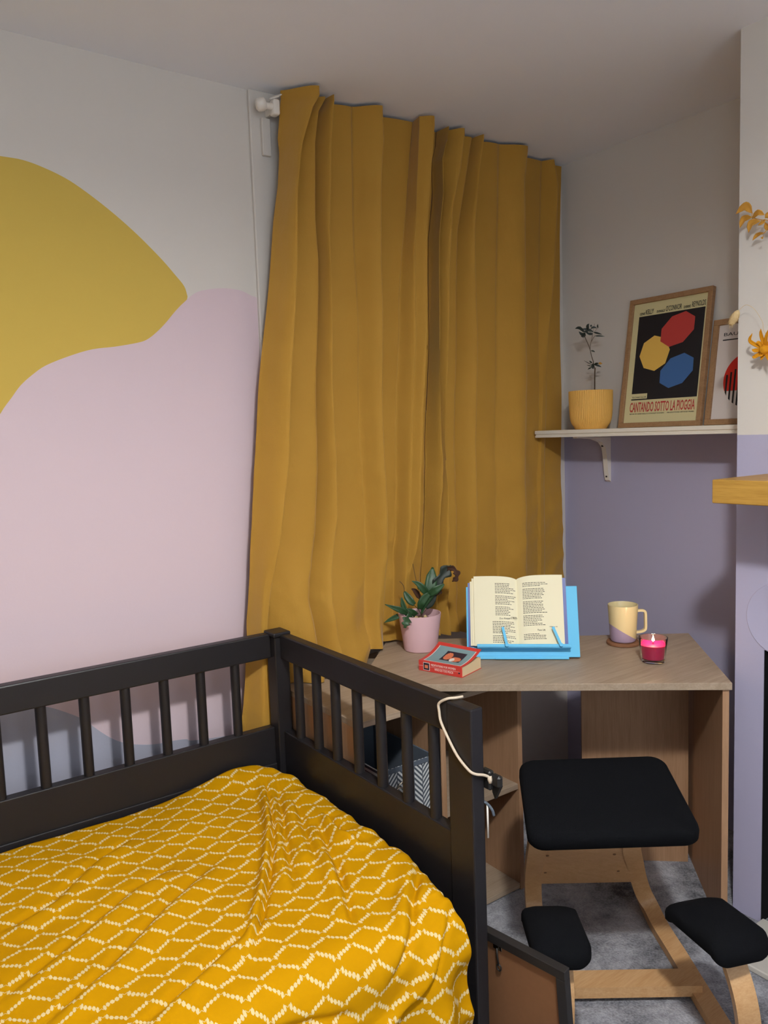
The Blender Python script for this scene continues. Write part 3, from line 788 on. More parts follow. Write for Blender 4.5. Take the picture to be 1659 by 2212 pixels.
bm = bmesh.new(); tube(bm, [(-1.335 + .024 * cos(a_), by0 - .006 - .004 * sin(a_), .455 + .020 * sin(a_)) for a_ in [2 * pi * k / 32 for k in range(33)]], .0022, 8, caps=False); mesh_obj('ring_handle', bm, MAT['chrome'], BK, True, world=True)
bm = bmesh.new(); tube(bm, [(-1.352 + .016 * cos(a_), by0 - .008, .446 + .012 * sin(a_)) for a_ in [2 * pi * k / 32 for k in range(33)]], .0020, 8, caps=False); mesh_obj('ring_handle', bm, MAT['chrome'], BK, True, world=True)
PO = thing('pouch', 'dark pouch with a red edge beside the herringbone basket', 'pouch', (-1.447, -.46, .3345))
bm = bmesh.new(); bx(bm, (-.022, -.055, 0), (.022, .055, .135), .012, 3); mesh_obj('pouch_body', bm, MAT['black'], PO, True, angle=40)
bm = bmesh.new(); bx(bm, (-.018, -.050, .135), (.018, .050, .148), .004, 2); mesh_obj('red_edge', bm, MAT['redcloth'], PO)

# ------------------------------------------------------------------ things on the desk
DT = .7352
def lathe_obj(name, prof, mat, parent, n=56, z=0, ang=35):
    bm = bmesh.new(); lathe(bm, [(r_, z + z_) for r_, z_ in prof], n)
    bmesh.ops.recalc_face_normals(bm, faces=list(bm.faces)); return mesh_obj(name, bm, mat, parent, True, angle=ang)

RH = Vector((.8127, -.5828, 0)); BKV = Vector((.5828, .8127, 0))
def leaf(bm, pts, widths, fold=.25, lobes=0, seed=0, curl=0.0, side=None):
    """lobed or plain leaf blade along pts; widths per point; RH is the sideways sense"""
    P = spline(pts, 6); n = len(P); rnd = random.Random(seed); L_ = []
    for i, p in enumerate(P):
        d = (P[min(i + 1, n - 1)] - P[max(i - 1, 0)]).normalized()
        s = d.cross(Vector((0, -1, 0)) if side is None else side)
        if s.length < .1: s = d.cross(Vector((1, 0, 0)))
        s.normalize(); nn = s.cross(d).normalized()
        u_ = i / (n - 1) * (len(widths) - 1); k = min(int(u_), len(widths) - 2); w_ = widths[k] + (widths[k + 1] - widths[k]) * (u_ - k)
        if lobes: w_ *= 1 + .35 * sin(i * lobes + seed) + .12 * (rnd.random() - .5)
        L_.append([bm.verts.new(p + s * w_ * a_ + nn * (w_ * fold * abs(a_) + curl * a_ * a_ * w_)) for a_ in (-1, -.5, 0, .5, 1)])
    for i in range(n - 1):
        for k in range(4):
            bm.faces.new((L_[i][k], L_[i][k + 1], L_[i + 1][k + 1], L_[i + 1][k]))
    return bm
def solid(bm, th=.0006):
    bmesh.ops.recalc_face_normals(bm, faces=list(bm.faces))
    r = bmesh.ops.solidify(bm, geom=list(bm.faces), thickness=th); return bm

# pink pot with the withering fern
PP = thing('potted_plant', 'half withered green fern in a plain pink pot on the desk', 'plant', (-1.0, -.226, DT), mtx=Matrix.Translation((-1.0, -.226, DT)) @ Matrix.Rotation(math.atan2(-.5828, .8127), 4, 'Z'))
POT = lathe_obj('pot', [(0, 0), (.054, 0), (.057, .003), (.0735, .124), (.0735, .128), (.0705, .128), (.069, .122), (.062, .09), (0, .09)], MAT['pinkpot'], PP)
bm = bmesh.new(); bmesh.ops.create_icosphere(bm, subdivisions=4, radius=.0635)
for v_ in bm.verts:
    v_.co.z = .098 + v_.co.z * .08 + .004 * noise.noise(v_.co * 60)
mesh_obj('soil', bm, MAT['soil'], PP, True)
Q = lambda cx, cy, d=0.0: ((cx - 617) * .000233, d, (1327 - cy) * .000233)
def pl(name, pts, wd, mat, parent, **kw):
    bm = bmesh.new(); leaf(bm, [Q(*p) for p in pts], wd, **kw); solid(bm); return mesh_obj(name, bm, mat, parent, True)
G1, G2, G3 = MAT['leaf'], MAT['leaf2'], MAT['deadleaf']
pl('frond', [(640, 800, .0), (700, 640, -.005), (770, 480, -.008), (800, 300, 0), (835, 115, .02)], [.003, .006, .012, .019, .021, .018, .003], G1, PP, seed=2, fold=.2)
pl('frond', [(735, 480, -.01), (660, 380, -.02), (600, 320, -.02), (515, 278, -.02)], [.010, .013, .011, .007, .001], G1, PP, seed=3)
pl('frond', [(760, 500, -.01), (850, 430, -.02), (930, 380, -.02), (985, 340, -.02)], [.010, .014, .009, .003], G1, PP, seed=4)
pl('frond', [(820, 420, 0), (900, 320, .0), (980, 220, .005), (1060, 140, .01), (1115, 120, .01)], [.006, .016, .019, .018, .009], G2, PP, seed=5, lobes=.6, fold=.35)
pl('withered_tip', [(1050, 130, .01), (1130, 130, .0), (1175, 190, -.01), (1165, 260, -.015), (1110, 315, -.01)], [.009, .008, .010, .009, .003], G3, PP, seed=9, lobes=.9, fold=.6)
pl('frond', [(450, 770, -.03), (350, 690, -.045), (240, 640, -.05), (108, 585, -.05)], [.004, .010, .010, .006, .001], G1, PP, seed=6)
pl('frond', [(430, 780, -.03), (395, 690, -.03), (370, 600, -.03), (355, 510, -.03)], [.006, .009, .008, .002], G1, PP, seed=7)
pl('frond', [(400, 440, -.01), (440, 510, -.015), (490, 580, -.02), (545, 630, -.02)], [.004, .012, .013, .007], G1, PP, seed=8)
pl('frond', [(500, 770, -.05), (430, 800, -.068), (400, 850, -.078), (385, 915, -.078)], [.012, .015, .012, .003], G1, PP, seed=10, lobes=1.3)
pl('frond', [(300, 790, -.02), (230, 820, -.02), (160, 850, -.02), (90, 885, -.02)], [.009, .009, .006, .001], G1, PP, seed=11)
pl('frond', [(620, 710, -.01), (640, 620, -.02), (690, 540, -.02), (760, 480, -.02)], [.008, .013, .013, .008], G1, PP, seed=12)
pl('frond', [(700, 690, 0), (760, 630, 0), (810, 560, 0), (870, 500, .0)], [.011, .017, .015, .005], G2, PP, seed=13, fold=.4)
pl('withered_leaf', [(760, 470, 0), (830, 490, -.005), (900, 480, -.005), (955, 465, 0)], [.005, .006, .008, .006], G3, PP, seed=14, lobes=2)
pl('withered_leaf', [(650, 590, .01), (610, 530, .01), (560, 450, .01), (510, 420, .01)], [.003, .009, .008, .002], G3, PP, seed=15)
pl('frond', [(560, 790, -.02), (520, 740, -.03), (470, 700, -.035), (430, 680, -.035)], [.010, .010, .008, .002], G1, PP, seed=16)
for pts in ([(645, 760, 0), (640, 560, 0), (600, 400, 0), (565, 200, .0), (540, 40, 0)], [(400, 440, -.01), (395, 370, -.01), (370, 320, -.01), (335, 285, -.01)], [(640, 810, 0), (690, 690, 0), (760, 560, 0)], [(640, 810, .0), (600, 720, -.01), (500, 600, -.02)], [(650, 810, 0), (720, 720, 0), (830, 500, 0)]):
    bm = bmesh.new(); tube(bm, spline([Q(*p) for p in pts], 5), .0012, 6); mesh_obj('stalk', bm, MAT['stem'], PP, True)
rnd = random.Random(4)
for k in range(7):
    a_ = rnd.uniform(0, 2 * pi); r_ = rnd.uniform(.01, .035)
    bm = bmesh.new(); bmesh.ops.create_icosphere(bm, subdivisions=2, radius=.008)
    for v_ in bm.verts: v_.co += v_.normal * .004 * noise.noise(v_.co * 90 + Vector((k, 0, 0)))
    bmesh.ops.translate(bm, vec=(r_ * cos(a_), r_ * sin(a_) - .01, .112), verts=bm.verts)
    mesh_obj('rhizome', bm, MAT['drygrass'] if k % 3 else MAT['stem'], PP, True)

# red paperback
ex = Vector((.296, -.955, 0)); ey = Vector((.955, .296, 0))
mt = Matrix((ex, ey, Vector((0, 0, 1)))).transposed().to_4x4(); mt.translation = Vector((-1.154, -.412, DT))
PB = thing('paperback_book', 'closed red paperback with blue-grey cover panel lying on the desk', 'book', mtx=mt)
bw, bd, bt = .160, .116, .033
bm = bmesh.new()
n_ = 14; rings = []
def lift(v_, x): return .030 * (max(0, v_) / bd) ** 2.2 * (1.05 - .15 * x / bw)
for i in range(n_ + 1):
    v_ = .003 + (bd - .004) * i / n_
    rings.append([bm.verts.new((x, v_, z)) for x, z in ((.002, .0015), (bw - .002, .0015), (bw - .002, bt - .0015 + lift(v_, bw) * .12), (.002, bt - .0015 + lift(v_, 0) * .12))])
for i in range(n_):
    for k in range(4): bm.faces.new((rings[i][k], rings[i][(k + 1) % 4], rings[i + 1][(k + 1) % 4], rings[i + 1][k]))
bm.faces.new(list(reversed(rings[0]))); bm.faces.new(rings[-1]); bmesh.ops.recalc_face_normals(bm, faces=list(bm.faces))
mesh_obj('page_block', bm, MAT['paperedge'], PB)
bm = bmesh.new(); NX_, NY_ = 64, 46; gr = []
for i in range(NX_ + 1):
    gr.append([bm.verts.new((bw * i / NX_, bd * j / NY_ * 1.02, bt + lift(bd * j / NY_, bw * i / NX_))) for j in range(NY_ + 1)])
for i in range(NX_):
    for j in range(NY_):
        f = bm.faces.new((gr[i][j], gr[i + 1][j], gr[i + 1][j + 1], gr[i][j + 1])); u_, w_ = (i + .5) / NX_, (j + .5) / NY_
        mi = 0
        if .08 < u_ < .93 and .07 < w_ < .90: mi = 3
        if .09 < u_ < .92 and .085 < w_ < .885: mi = 1
        if .34 < u_ < .80 and .25 < w_ < .74:
            mi = 2
            if ((u_ - .46) / .09) ** 2 + ((w_ - .50) / .18) ** 2 < 1 or ((u_ - .66) / .12) ** 2 + ((w_ - .40) / .13) ** 2 < 1: mi = 4
            if ((u_ - .60) / .05) ** 2 + ((w_ - .36) / .10) ** 2 < 1: mi = 3
        f.material_index = mi
solid(bm, .0006)
mesh_obj('front_cover', bm, [MAT['redcover'], MAT['greycover'], MAT['darkprint'], MAT['whiteprint'], MAT['orange']], PB, True, angle=50)
bm = bmesh.new(); bx(bm, (0, -.0008, 0), (bw, .0022, bt + .0004), .0008); mesh_obj('spine', bm, MAT['redcover'], PB)
box('back_cover', (0, .001, 0), (bw, bd, .0012), MAT['redcover'], PB)
def face_m(o_, ex_, up_):
    n_ = Vector(ex_).cross(Vector(up_)); m = Matrix((Vector(ex_), Vector(up_), n_)).transposed().to_4x4(); m.translation = Vector(o_); return m
text('spine_title', 'MEDITATIONS FOR WOMEN', .0098, MAT['whiteprint'], PB, face_m((.047, -.001, .0205), (1, 0, 0), (0, 0, 1)), fit=.090)
text('spine_title', 'WHO DO TOO MUCH', .0105, MAT['whiteprint'], PB, face_m((.060, -.001, .0075), (1, 0, 0), (0, 0, 1)), fit=.068)
box('spine_picture', (.018, -.0014, .004), (.042, -.0009, .029), MAT['whiteprint'], PB); box('spine_picture', (.0195, -.0018, .0055), (.0405, -.0013, .0275), MAT['darkprint'], PB); box('spine_picture', (.024, -.0021, .011), (.036, -.0017, .021), MAT['orange'], PB)
box('spine_rule', (0.0, -.0012, .0165), (.018, -.0009, .0172), MAT['whiteprint'], PB); box('spine_rule', (.043, -.0012, .0165), (bw - .008, -.0009, .0170), MAT['whiteprint'], PB)
bm = bmesh.new(); cyl(bm, (.150, -.0009, .013), (.150, -.0014, .013), .003, n=16); mesh_obj('spine_emblem', bm, MAT['darkprint'], PB)

# book stand with the open book of poems
th_ = radians(20)
exs = Vector((.735, -.678, 0)).normalized(); dps = Vector((.678, .735, 0)).normalized(); ups = (dps * sin(th_) + Vector((0, 0, cos(th_)))).normalized(); nos = exs.cross(ups)
ms = Matrix((exs, ups, nos)).transposed().to_4x4(); ms.translation = Vector((-.832, -.552, DT + .004))
ST = thing('book_stand', 'sky blue book stand holding the open book on the desk', 'book stand', mtx=ms)
box('back_board', (-.182, .004, -.006), (.182, .236, 0), MAT['blueplastic'], ST, .001)
box('ledge', (-.148, .030, 0), (.152, .036, .030), MAT['blueplastic'], ST, .0008); box('ledge_lip', (-.148, .030, .026), (.152, .044, .030), MAT['blueplastic'], ST, .0008)
box('foot_bar', (-.140, -.003, -.002), (.146, .008, .006), MAT['blueplastic'], ST, .0008); box('foot_bar', (-.09, -.0035, .004), (.070, .002, .0105), MAT['blueplastic'], ST, .0008)
def clipbar(a0, a1):
    bm = bmesh.new(); cyl(bm, (a0, .041, .030), (a0, .041, .040), .006, n=16); 
    d = Vector((a1 - a0, .060, 0)); L_ = d.length; s = Vector((-d.y, d.x, 0)).normalized() * .0042
    P0 = Vector((a0, .038, .0375)); P1 = P0 + d
    vsx = [P0 - s, P0 + s, P1 + s, P1 - s]
    a_ = [bm.verts.new(p) for p in vsx]; b_ = [bm.verts.new(p + Vector((0, 0, .003))) for p in vsx]
    bm.faces.new(list(reversed(a_))); bm.faces.new(b_)
    for i in range(4): j = (i + 1) % 4; bm.faces.new((a_[i], a_[j], b_[j], b_[i]))
    bmesh.ops.recalc_face_normals(bm, faces=list(bm.faces)); mesh_obj('page_clip', bm, MAT['blueplastic'], ST)
clipbar(-.052, -.064); clipbar(.120, .096)
# rear prop
bm = bmesh.new(); a_ = ms.inverted() @ Vector((-.832 + dps.x * .15, -.552 + dps.y * .15, DT + .003))
strip_sweep(bm, [Vector((0, .17, -.008)), a_], (1, 0, 0), .05, .004); mesh_obj('prop_leg', bm, MAT['blueplastic'], ST)

OB = thing('open_book', 'thick book of poems lying open on the sky blue book stand', 'book', mtx=ms @ Matrix.Translation((-.014, .037, .001)))
H_ = .232
def pz(a_, w_):   # page surface height above the cover at distance a from the gutter
    u_ = a_ / w_; return .010 + .016 * (1 - exp(-u_ * 9)) - .010 * u_ ** 2
for sgn, w_ in ((-1, .142), (1, .148)):
    bm = bmesh.new(); n_ = 24; top, bot = [], []
    H2 = H_ if sgn < 0 else H_ + .002
    for i in range(n_ + 1):
        a_ = w_ * i / n_; z = pz(a_, w_)
        dr = .012 * exp(-a_ / .03)     # the head and tail of the block curve in to the gutter
        top.append([bm.verts.new((sgn * a_, y, z)) for y in (.002 - dr * .2, H2 * .33, H2 * .66, H2 - dr)])
        bot.append([bm.verts.new((sgn * a_ * .995, y, .003 if i < n_ else .003)) for y in (.002 - dr * .2, H2 - dr)])
    for i in range(n_):
        for k in range(3): bm.faces.new((top[i][k], top[i + 1][k], top[i + 1][k + 1], top[i][k + 1]))
        bm.faces.new((top[i][0], top[i + 1][0], bot[i + 1][0], bot[i][0])); bm.faces.new((top[i][3], top[i + 1][3], bot[i + 1][1], bot[i][1])); bm.faces.new((bot[i][0], bot[i + 1][0], bot[i + 1][1], bot[i][1]))
    bm.faces.new((top[-1][0], top[-1][1], top[-1][2], top[-1][3], bot[-1][1], bot[-1][0]))
    bmesh.ops.recalc_face_normals(bm, faces=list(bm.faces)); mesh_obj('page_block', bm, MAT['paper'], OB, True, angle=40)
for dx_, dy_, zz_ in ((.149, -.006, .009), (.155, -.016, .0055)):     # leaves fanned out at the left edge
    bm = bmesh.new(); bx(bm, (-dx_, .003, zz_), (-.10, H_ + dy_, zz_ + .0012), .0003); mesh_obj('loose_leaf', bm, MAT['paper'], OB)
box('cover', (-.162, -.0, .0), (-.004, H_ - .020, .0022), MAT['bluecover'], OB); box('cover', (.004, 0.0, .0), (.160, H_ - .006, .0022), MAT['bluecover'], OB); box('cover_spine', (-.004, 0, 0), (.004, H_ - .016, .002), MAT['bluecover'], OB)
# printed lines: words of the poems as fine ink marks following the page
def ink_lines(sgn, w_, blocks, seed):
    rnd = random.Random(seed); bm = bmesh.new()
    for (xs_, y0, nl, ln) in blocks:
        for k in range(nl):
            y = y0 - k * .0052; x = xs_; end = xs_ + ln * rnd.uniform(.62, 1.0)
            while x < end:
                wl_ = rnd.uniform(.003, .0085); a0, a1 = x, min(x + wl_, w_ - .006)
                q = []
                for aa in (a0, a1):
                    A_ = abs(aa); zc = pz(A_, w_) + .00035
                    sk = -.006 * exp(-A_ / .03) * 1.0
                    q.append((aa, sk, zc))
                (xa, ka, za), (xb, kb, zb_) = q
                vv = [bm.verts.new(p) for p in ((xa, y + ka, za), (xb, y + kb, zb_), (xb, y + kb + .0017, zb_), (xa, y + ka + .0017, za))]
                bm.faces.new(vv); x += wl_ + .0016
    o = mesh_obj('printed_lines', bm, MAT['ink'], OB); o['kind'] = 'stuff'
ink_lines(-1, .142, [(-.072, .206, 7, .062), (-.072, .164, 6, .062), (-.072, .128, 6, .062), (-.082, .080, 8, .072), (-.082, .034, 5, .072)], 3)
ink_lines(1, .148, [(.018, .208, 3, .082), (.018, .188, 7, .086), (.018, .146, 8, .090), (.018, .100, 7, .072), (.018, .040, 4, .080)], 5)
def pg(a_, b_): A_ = abs(a_); return Matrix.Translation((a_, b_, pz(A_, .145) + .0006))
text('poem_title', "Zoo Keeper's Wife", .0078, MAT['ink'], OB, pg(-.060, .088), .95)
text('poem_title', 'Face Lift', .0078, MAT['ink'], OB, pg(.062, .050), .95)
for a_, b_, s_ in ((-.05, .216, '153'), (.06, .218, '155'), (-.045, .006, '154'), (.064, .008, '155')):
    pass
for a_, b_, s_ in ((-.022, .093, '14 February'), (.100, .062, '14 February 1961')):
    text('poem_date', s_, .0042, MAT['ink'], OB, pg(a_, b_), .9)

# mug on its coaster
CO = lathe_obj('coaster', [(0, 0), (.053, 0), (.056, .002), (.056, .009), (.054, .0105), (.0502, .0105), (.0495, .0085), (0, .0085)], MAT['cork'], None)
CO.location = (-.445, -.648, DT); tag(CO, 'round brown coaster under the two-colour mug on the desk', 'coaster')
mm = Matrix.Translation((-.440, -.643, DT + .0087)) @ Matrix.Rotation(math.atan2(-.5828, .8127), 4, 'Z')
MG = thing('mug', 'cream mug with a slanted lilac base standing on the coaster', 'mug', mtx=mm)
lathe_obj('mug_body', [(0, 0), (.036, 0), (.041, .003), (.0435, .010), (.0505, .126), (.0505, .128), (.048, .1285), (.0470, .126), (.040, .012), (.036, .008), (0, .008)], MAT['mug'], MG, 64)
bm = bmesh.new(); strip_sweep(bm, spline([(.047, 0, .104), (.058, 0, .105), (.070, 0, .104), (.0765, 0, .096), (.0775, 0, .07), (.0775, 0, .045), (.074, 0, .036), (.062, 0, .031), (.045, 0, .029)], 6), (0, 1, 0), .012, .008)
bmesh.ops.bevel(bm, geom=[e for e in bm.edges if len(e.link_faces) == 2 and e.calc_face_angle(0) > 1.0], offset=.0025, segments=2, affect='EDGES')
mesh_obj('handle', bm, MAT['mug'], MG, True, angle=60)

# candle
CN = thing('candle', 'lit magenta candle in a clear tapered glass by the mug', 'candle', (-.549, -.842, DT))
lathe_obj('glass', [(0, 0), (.031, 0), (.0345, .002), (.0355, .006), (.0445, .078), (.0445, .0795), (.0425, .0795), (.0420, .078), (.0330, .0125), (.031, .011), (0, .0105)], MAT['glass'], CN, 64)
lathe_obj('wax', [(0, .0112), (.0295, .0114), (.0325, .0135), (.0386, .055), (.0388, .057), (.037, .0555), (0, .0545)], MAT['wax'], CN, 48)
bm = bmesh.new(); cyl(bm, (0, 0, .0545), (.0005, 0, .062), .0008, n=6); mesh_obj('wick', bm, MAT['black'], CN)
lathe_obj('flame', [(0, .0605), (.0028, .063), (.0042, .067), (.0036, .073), (.0018, .080), (0, .086)], MAT['flame'], CN, 20)
cp_ = bpy.data.lights.new('flame_light', 'POINT'); cp_.energy = 0.55; cp_.color = (1.0, .62, .34); cp_.shadow_soft_size = .008
co_ = bpy.data.objects.new('flame_light', cp_); COL.objects.link(co_); co_.parent = CN; co_.location = (0, 0, .098)
# ------------------------------------------------------------------ wall shelf
SH = thing('wall_shelf', 'white painted wall shelf on a metal bracket in the alcove', 'shelf', (-.11, -.54, 1.444))
bm = bmesh.new()
prof = [(-.229, 1.4445), (-.229, 1.452), (-.225, 1.454), (-.225, 1.4565), (-.231, 1.459), (-.231, 1.4695), (-.2285, 1.4725), (0, 1.4725), (0, 1.4445)]
a_ = [bm.verts.new((x, -.047, z)) for x, z in prof]; b_ = [bm.verts.new((x, -1.052, z)) for x, z in prof]
bm.faces.new(a_); bm.faces.new(list(reversed(b_)))
for i in range(len(prof)): j = (i + 1) % len(prof); bm.faces.new((a_[i], b_[i], b_[j], a_[j]))
bmesh.ops.recalc_face_normals(bm, faces=list(bm.faces)); mesh_obj('board', bm, MAT['shelfwhite'], SH, world=True)
bm = bmesh.new(); bx(bm, (-.205, -.249, 1.438), (0, -.225, 1.4444), .002)
mesh_obj('bracket_arm', bm, MAT['plastic'], SH, world=True)
bm = bmesh.new()
out = [(-.001, 1.437), (-.16, 1.437), (-.10, 1.432), (-.055, 1.418), (-.034, 1.396), (-.026, 1.36), (-.020, 1.30), (-.013, 1.262), (-.001, 1.254)]
prism(bm, [(x, z) for x, z in out], .022, Matrix.Translation((0, -.227, 0)) @ Matrix.Rotation(pi / 2, 4, 'X'))
bmesh.ops.recalc_face_normals(bm, faces=list(bm.faces)); BU = mesh_obj('bracket_upright', bm, MAT['plastic'], SH, world=True)
for z, x in ((1.402, -.043), (1.276, -.0175)):
    bm = bmesh.new(); cyl(bm, (x + .006, -.238, z), (x - .001, -.238, z - .0), .0035, n=12); sub(BU, mesh_obj('screw', bm, MAT['darkmetal'], SH, world=True))

# mustard ribbed pot with the small bare tree
SP = thing('potted_sapling', 'thin bare-stemmed sapling in a ribbed mustard pot on the shelf', 'plant', mtx=Matrix.Translation((-.120, -.246, 1.4728)) @ Matrix.Rotation(math.atan2(-.5828, .8127), 4, 'Z'))
bm = bmesh.new(); NR = 70; n_ = NR * 4
rib = lambda i, n, k: (.0009 * cos(2 * pi * i / 4)) if 2 < k < 15 else 0
prof = [(0, 0), (.060, 0), (.063, .004), (.067, .012), (.0735, .022), (.079, .036), (.0815, .052), (.083, .075), (.0838, .098), (.0845, .120), (.0848, .135), (.0850, .146), (.0850, .149), (.0850, .1505), (.0845, .1515), (.083, .152), (.0815, .151), (.080, .13), (.078, .122), (0, .122)]
lathe(bm, prof, n_, rad=rib); bmesh.ops.recalc_face_normals(bm, faces=list(bm.faces))
mesh_obj('pot', bm, MAT['potyellow'], SP, True, angle=50)
bm = bmesh.new(); lathe(bm, [(0, .126), (.05, .127), (.0785, .124)], 40); mesh_obj('soil', bm, MAT['soil'], SP, True)
S = lambda cx, cy, d=0: ((cx - 631) * .0002264, d, (2024 - cy) * .0002264)
for pts, r0, r1 in (([(700, 1420), (703, 1305), (706, 1100), (714, 955)], .0026, .0024), ([(708, 985), (690, 900), (680, 840), (655, 760), (628, 640), (600, 560), (540, 415), (535, 350)], .0017, .0011), ([(628, 640), (635, 560), (658, 470), (670, 400), (672, 350)], .0011, .0008), ([(655, 500), (690, 440), (715, 405)], .0008, .0007)):
    P = spline([S(*p) for p in pts], 5); bm = bmesh.new(); tube(bm, P, [r0 + (r1 - r0) * i / (len(P) - 1) for i in range(len(P))], 8); mesh_obj('stem', bm, MAT['stem'], SP, True)
lv = [((540, 340), (440, 265), (362, 275), .006), ((690, 340), (600, 295), (500, 270), .006), ((600, 300), (580, 240), (605, 198), .006), ((690, 345), (760, 360), (845, 385), .0035), ((715, 408), (790, 415), (878, 428), .003),
      ((640, 280), (690, 262), (745, 280), .004), ((770, 275), (772, 240), (782, 202), .003), ((550, 350), (490, 380), (425, 325), .0065), ((550, 360), (520, 400), (475, 410), .0065), ((680, 370), (620, 370), (560, 350), .005), ((600, 350), (560, 330), (490, 330), .004), ((640, 250), (650, 230), (658, 215), .004),
      ((645, 660), (675, 670), (706, 688), .003), ((690, 910), (740, 885), (790, 880), .004), ((700, 905), (760, 925), (815, 955), .004), ((680, 880), (665, 940), (675, 980), .006), ((650, 950), (610, 965), (572, 985), .0025), ((650, 930), (610, 920), (565, 910), .0015), ((655, 905), (590, 870), (520, 828), .0012), ((665, 870), (640, 850), (630, 825), .003)]
rnd = random.Random(8)
for k, (p0, p1, p2, w_) in enumerate(lv):
    d = rnd.uniform(-.008, .008); bm = bmesh.new()
    leaf(bm, [S(*p0, 0), S(*p1, d), S(*p2, d * 1.5)], [.0008, w_ * .9, w_, w_ * .7, .0004], fold=.15); solid(bm, .0005)
    o = mesh_obj('leaf', bm, MAT['leaf2'] if k != 13 else MAT['leaf2'], SP, True)
for pts in ([(700, 345), (740, 300), (775, 262)], [(680, 340), (700, 260), (712, 200)], [(490, 270), (470, 245), (460, 230)]):
    bm = bmesh.new(); tube(bm, [S(*p) for p in pts], .0005, 5); mesh_obj('twig', bm, MAT['stem'], SP, True)
bm = bmesh.new(); leaf(bm, [S(780, 882), S(805, 885), S(838, 890)], [.003, .005, .001], fold=.1); solid(bm, .0005); o = mesh_obj('leaf', bm, MAT['dryleaf'], SP, True); o['label'] = 'yellowed leaf tip'

# framed posters leaning on the wall
def frame_m(x0, y0, s_):
    c_ = sqrt(1 - s_ * s_); m = Matrix((Vector((0, -1, 0)), Vector((s_, 0, c_)), Vector((-c_, 0, s_)))).transposed().to_4x4(); m.translation = Vector((x0, y0, 1.4735)); return m
def frame(name, label, mt_, w, h, b, paper):
    r_ = thing(name, label, 'picture', mtx=mt_)
    for n2, lo, hi in (('frame_rail', (0, 0, -.019), (w, b, 0)), ('frame_rail', (0, h - b, -.019), (w, h, 0)), ('frame_stile', (0, b, -.019), (b, h - b, 0)), ('frame_stile', (w - b, b, -.019), (w, h - b, 0))):
        box(n2, lo, hi, MAT['oakframe'], r_, .001)
    box('sheet', (b, b, -.012), (w - b, h - b, -.009), paper, r_)
    return r_
def flat(name, poly, mat, parent, z, label=None):
    bm = bmesh.new(); prism(bm, poly, .0002, Matrix.Translation((0, 0, z))); o = mesh_obj(name, bm, mat, parent)
    if label: o['label'] = label
    return o
W1, H1 = .352, .497
F1 = frame('framed_poster', 'large oak framed film poster with yellow, red and blue shapes on black', frame_m(-.102, -.362, .161), W1, H1, .0185, MAT['postercream'])
zp = -.0088
flat('black_panel', [(W1 * .125, H1 * .213), (W1 * .92, H1 * .213), (W1 * .92, H1 * .862), (W1 * .125, H1 * .862)], MAT['posterblack'], F1, zp)
def blob(cx, cy, rx, ry, rot, n, mat, ph=0, dz=0.0):
    pts = []
    for k in range(n):
        a_ = 2 * pi * k / n + ph; x, y = rx * cos(a_), ry * sin(a_)
        pts.append((cx + x * cos(rot) - y * sin(rot), cy + x * sin(rot) + y * cos(rot)))
    flat('colour_shape', pts, mat, F1, zp + .0003 + dz)
blob(W1 * .365, H1 * .565, .066, .068, .1, 8, MAT['posteryellow'])
blob(W1 * .62, H1 * .725, .078, .058, .5, 8, MAT['posterred'], dz=.0003)
blob(W1 * .655, H1 * .415, .078, .056, .55, 8, MAT['posterblue'], dz=.0006)
flat('label_block', [(W1 * .125, H1 * .222), (W1 * .325, H1 * .222), (W1 * .325, H1 * .262), (W1 * .125, H1 * .262)], MAT['postercream'], F1, zp + .0004)
text('label_text', 'TECHNICOLOR', .0085, MAT['posterblack'], F1, Matrix.Translation((W1 * .135, H1 * .228, zp + .0008)), fit=W1 * .18)
text('poster_title', 'CANTANDO SOTTO LA PIOGGIA', .052, MAT['posterred'], F1, Matrix.Translation((W1 * .118, H1 * .122, zp + .0005)), bold=.0008, fit=W1 * .79)
for s_, x_, sz, xs_ in (('GENE', .13, .013, .065), ('KELLY', .205, .026, .10), ('DONALD', .345, .013, .10), ("O'CONNOR", .455, .028, .19), ('DEBBIE', .67, .013, .08), ('REYNOLDS', .765, .028, .155)):
    text('poster_name', s_, sz, MAT['posterblack'], F1, Matrix.Translation((W1 * x_, H1 * .874, zp + .0005)), bold=.0002, fit=W1 * xs_)
text('poster_credits', 'REGIA DI GENE KELLY E STANLEY DONEN      PRODUTTORE ARTHUR FREED', .0062, MAT['posterblack'], F1, Matrix.Translation((W1 * .125, H1 * .102, zp + .0005)), fit=W1 * .78)
W2, H2 = .302, .373
F2 = frame('framed_poster', 'smaller oak framed print with a red circle, half hidden behind the chimney breast', frame_m(-.082, -.7165, .161), W2, H2, .020, MAT['posterwhite'])
text('print_heading', 'BAUHAUS', .0165, MAT['posterblack'], F2, Matrix.Translation((.040, H2 - .060, zp + .0003)), fit=.128)
flat('rule', [(.037, H2 - .076), (.265, H2 - .076), (.265, H2 - .072), (.037, H2 - .072)], MAT['posterblack'], F2, zp)
cx_, cy_, R_ = .151, .155, .097
pts = [(cx_ + R_ * cos(a_), cy_ + R_ * sin(a_)) for a_ in [radians(-22 + 224 * k / 48) for k in range(49)]]
flat('red_disc', pts, MAT['posterred2'], F2, zp)
for k in range(13):
    x = cx_ - R_ + .009 + k * .0148
    hh = sqrt(max(0, R_ ** 2 - (x - cx_) ** 2)); hh2 = sqrt(max(0, R_ ** 2 - (x + .0065 - cx_) ** 2))
    tp = min(cy_ + .02 + k * .009, cy_ + hh * .9)
    flat('black_bar', [(x, cy_ - hh), (x + .0065, cy_ - hh2), (x + .0065, tp), (x, tp)], MAT['posterblack'], F2, zp + .0003)

